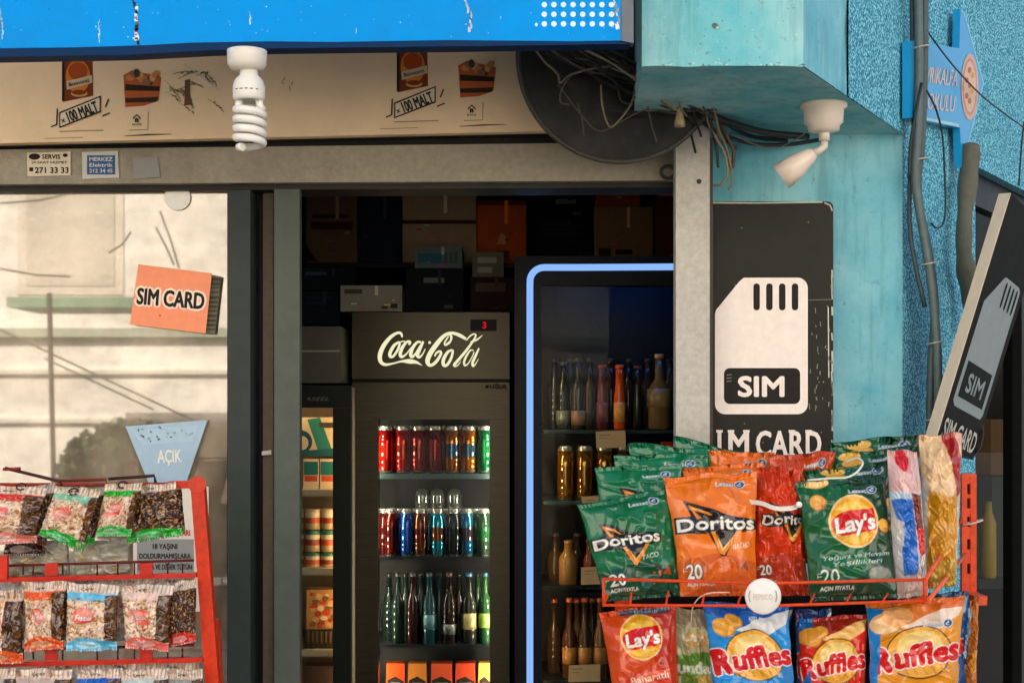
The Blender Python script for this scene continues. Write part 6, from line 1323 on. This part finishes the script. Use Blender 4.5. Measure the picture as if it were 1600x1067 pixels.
# bags at the back of each row
for x0_, nm in ((0, 'silver backed nut bag leftmost behind the second row'), (52, 'silver backed nut bag second behind the second row'), (112, 'silver backed nut bag third behind the second row'), (178, 'silver backed nut bag fourth behind the second row'), (240, 'silver backed nut bag rightmost behind the second row')):
    nut(nm, [(x0_, 900), (x0_ + 66, 897), (x0_ + 64, 1000), (x0_ + 2, 1000)], NR + .05, C_nut(SV, x0_ + 3), N2, seed=x0_ + 4, res=(44, 50))
nut('dark brown nut bag top left behind the pink one', [(20, 762), (86, 755), (70, 868), (5, 868)], NR + .02, C_nut(BR_, 5, alln=True, bot=(50, 26, 22)), N1, seed=81)
nut('pink nut bag leftmost on the top hooks', [(-34, 756), (76, 762), (58, 848), (-44, 852)], NR - .02, C_nut((196, 70, 50), 7, bot=(226, 150, 140)), N1, seed=82)
nut('brown nut bag hidden behind the first green one', [(118, 770), (166, 760), (146, 852), (110, 852)], NR, C_nut((60, 90, 50), 9, alln=True, bot=GN), N1, seed=83, res=(60, 70))
nut('green nut bag with bulging green foot on the top hooks', [(86, 758), (160, 764), (130, 862), (58, 836)], NR - .03, C_nut((150, 196, 170), 11, bot=GN, dark=.14), N1, seed=84, wr=1.3)
nut('rearmost brown nut bag beside the red post on the top hooks', [(236, 758), (284, 754), (290, 832), (240, 836)], NR + .02, C_nut((40, 60, 40), 14, alln=True, bot=GN), N1, seed=85, res=(60, 70))
nut('brown nut bag with green foot second from the red post', [(206, 760), (276, 752), (286, 836), (196, 850)], NR - .005, C_nut((50, 120, 70), 13, alln=True, bot=GN), N1, seed=86)
nut('green banded nut bag in the middle of the top hooks', [(164, 756), (224, 754), (204, 838), (150, 838)], NR - .03, C_nut(GN, 15, bot=(90, 190, 110), dark=.16), N1, seed=87)
nut('orange footed nut bag leftmost on the second row', [(-30, 922), (38, 920), (36, 1036), (-36, 1040)], NR - .03, C_nut((230, 190, 160), 17, bot=OR, dark=.4), N2, seed=88)
nut('orange banded nut bag on the second row', [(36, 908), (104, 908), (101, 1014), (38, 1018)], NR - .035, C_nut(OR, 19, bot=OR), N2, seed=89)
nut('light blue nut bag on the second row', [(102, 910), (187, 914), (183, 1016), (103, 1017)], NR - .04, C_nut(BL, 21, bot=BL, dark=.22), N2, seed=90)
nut('pink footed nut bag on the second row', [(186, 912), (272, 914), (264, 1018), (196, 1012)], NR - .035, C_nut((226, 200, 190), 23, bot=PK, dark=.26), N2, seed=91)
nut('dark nut bag with pink foot beside the red post', [(262, 912), (308, 904), (306, 1002), (262, 1012)], NR - .02, C_nut((190, 180, 170), 25, alln=True, bot=(216, 92, 84)), N2, seed=92)
for x0_, x1_, bd, nm in ((-40, 26, SV, 'silver topped nut bag leftmost on the bottom row'), (22, 114, (190, 176, 168), 'beige topped nut bag on the bottom row'), (118, 192, (30, 104, 180), 'blue banded nut bag on the bottom row'), (188, 264, (196, 206, 206), 'pale silver nut bag on the bottom row'), (262, 318, (150, 150, 146), 'grey nut bag beside the red post on the bottom row')):
    nut(nm, [(x0_, 1046), (x1_, 1044), (x1_ - 2, 1150), (x0_ + 2, 1150)], NR - .03, C_nut(bd, x0_ + 60), N3, seed=x0_ + 120)
for x0_, x1_, nm in ((60, 150, 'silver nut bag peeking up behind the bottom row at left'), (150, 240, 'silver nut bag peeking up behind the bottom row in the middle'), (236, 312, 'silver nut bag peeking up behind the bottom row near the post')):
    nut(nm, [(x0_, 1034), (x1_, 1032), (x1_ - 2, 1150), (x0_ + 2, 1150)], NR + .03, C_nut(SV, x0_ + 70), N3, seed=x0_ + 11, res=(44, 50))
for i, (x, y) in enumerate(((33, 760), (115, 768), (192, 757))):
    c = P(x, y, NR - .035); mb = MB(); mb.tube([c + Vector((.009 * math.cos(a), .004 * math.sin(a), .0065 * math.sin(a))) for a in [2 * math.pi * j / 18 for j in range(17)]], .0018, (50, 22, 18), 6)
    mb.build('hook', M_RED, nr)
for x0_, x1_, nm in ((12, 110, 'crumpled clear plastic tray behind the green nut bag'), (112, 205, 'crumpled clear plastic tray beside the grey notice')):
    cv = Canvas(.6, (176, 172, 158), 60); g = random.Random(x0_)
    for i in range(30): x, y = g.random(), g.random() * .6; cv.poly([(x, y), (x + g.uniform(-.2, .2), y + g.uniform(-.1, .1)), (x + g.uniform(-.1, .1), y + g.uniform(-.1, .1))], g.choice([(206, 202, 190), (140, 138, 122), (190, 160, 110), (120, 124, 116)]))
    bag('plastic_tray', nm, 'plastic tray', 'clear trays on the red rack', [(x0_, 846), (x1_, 842), (x1_, 900), (x0_, 902)], NR + .06, cv, thick=.02, seed=x0_, wr=1.8, res=(40, 30), mat=M_CLEAR)
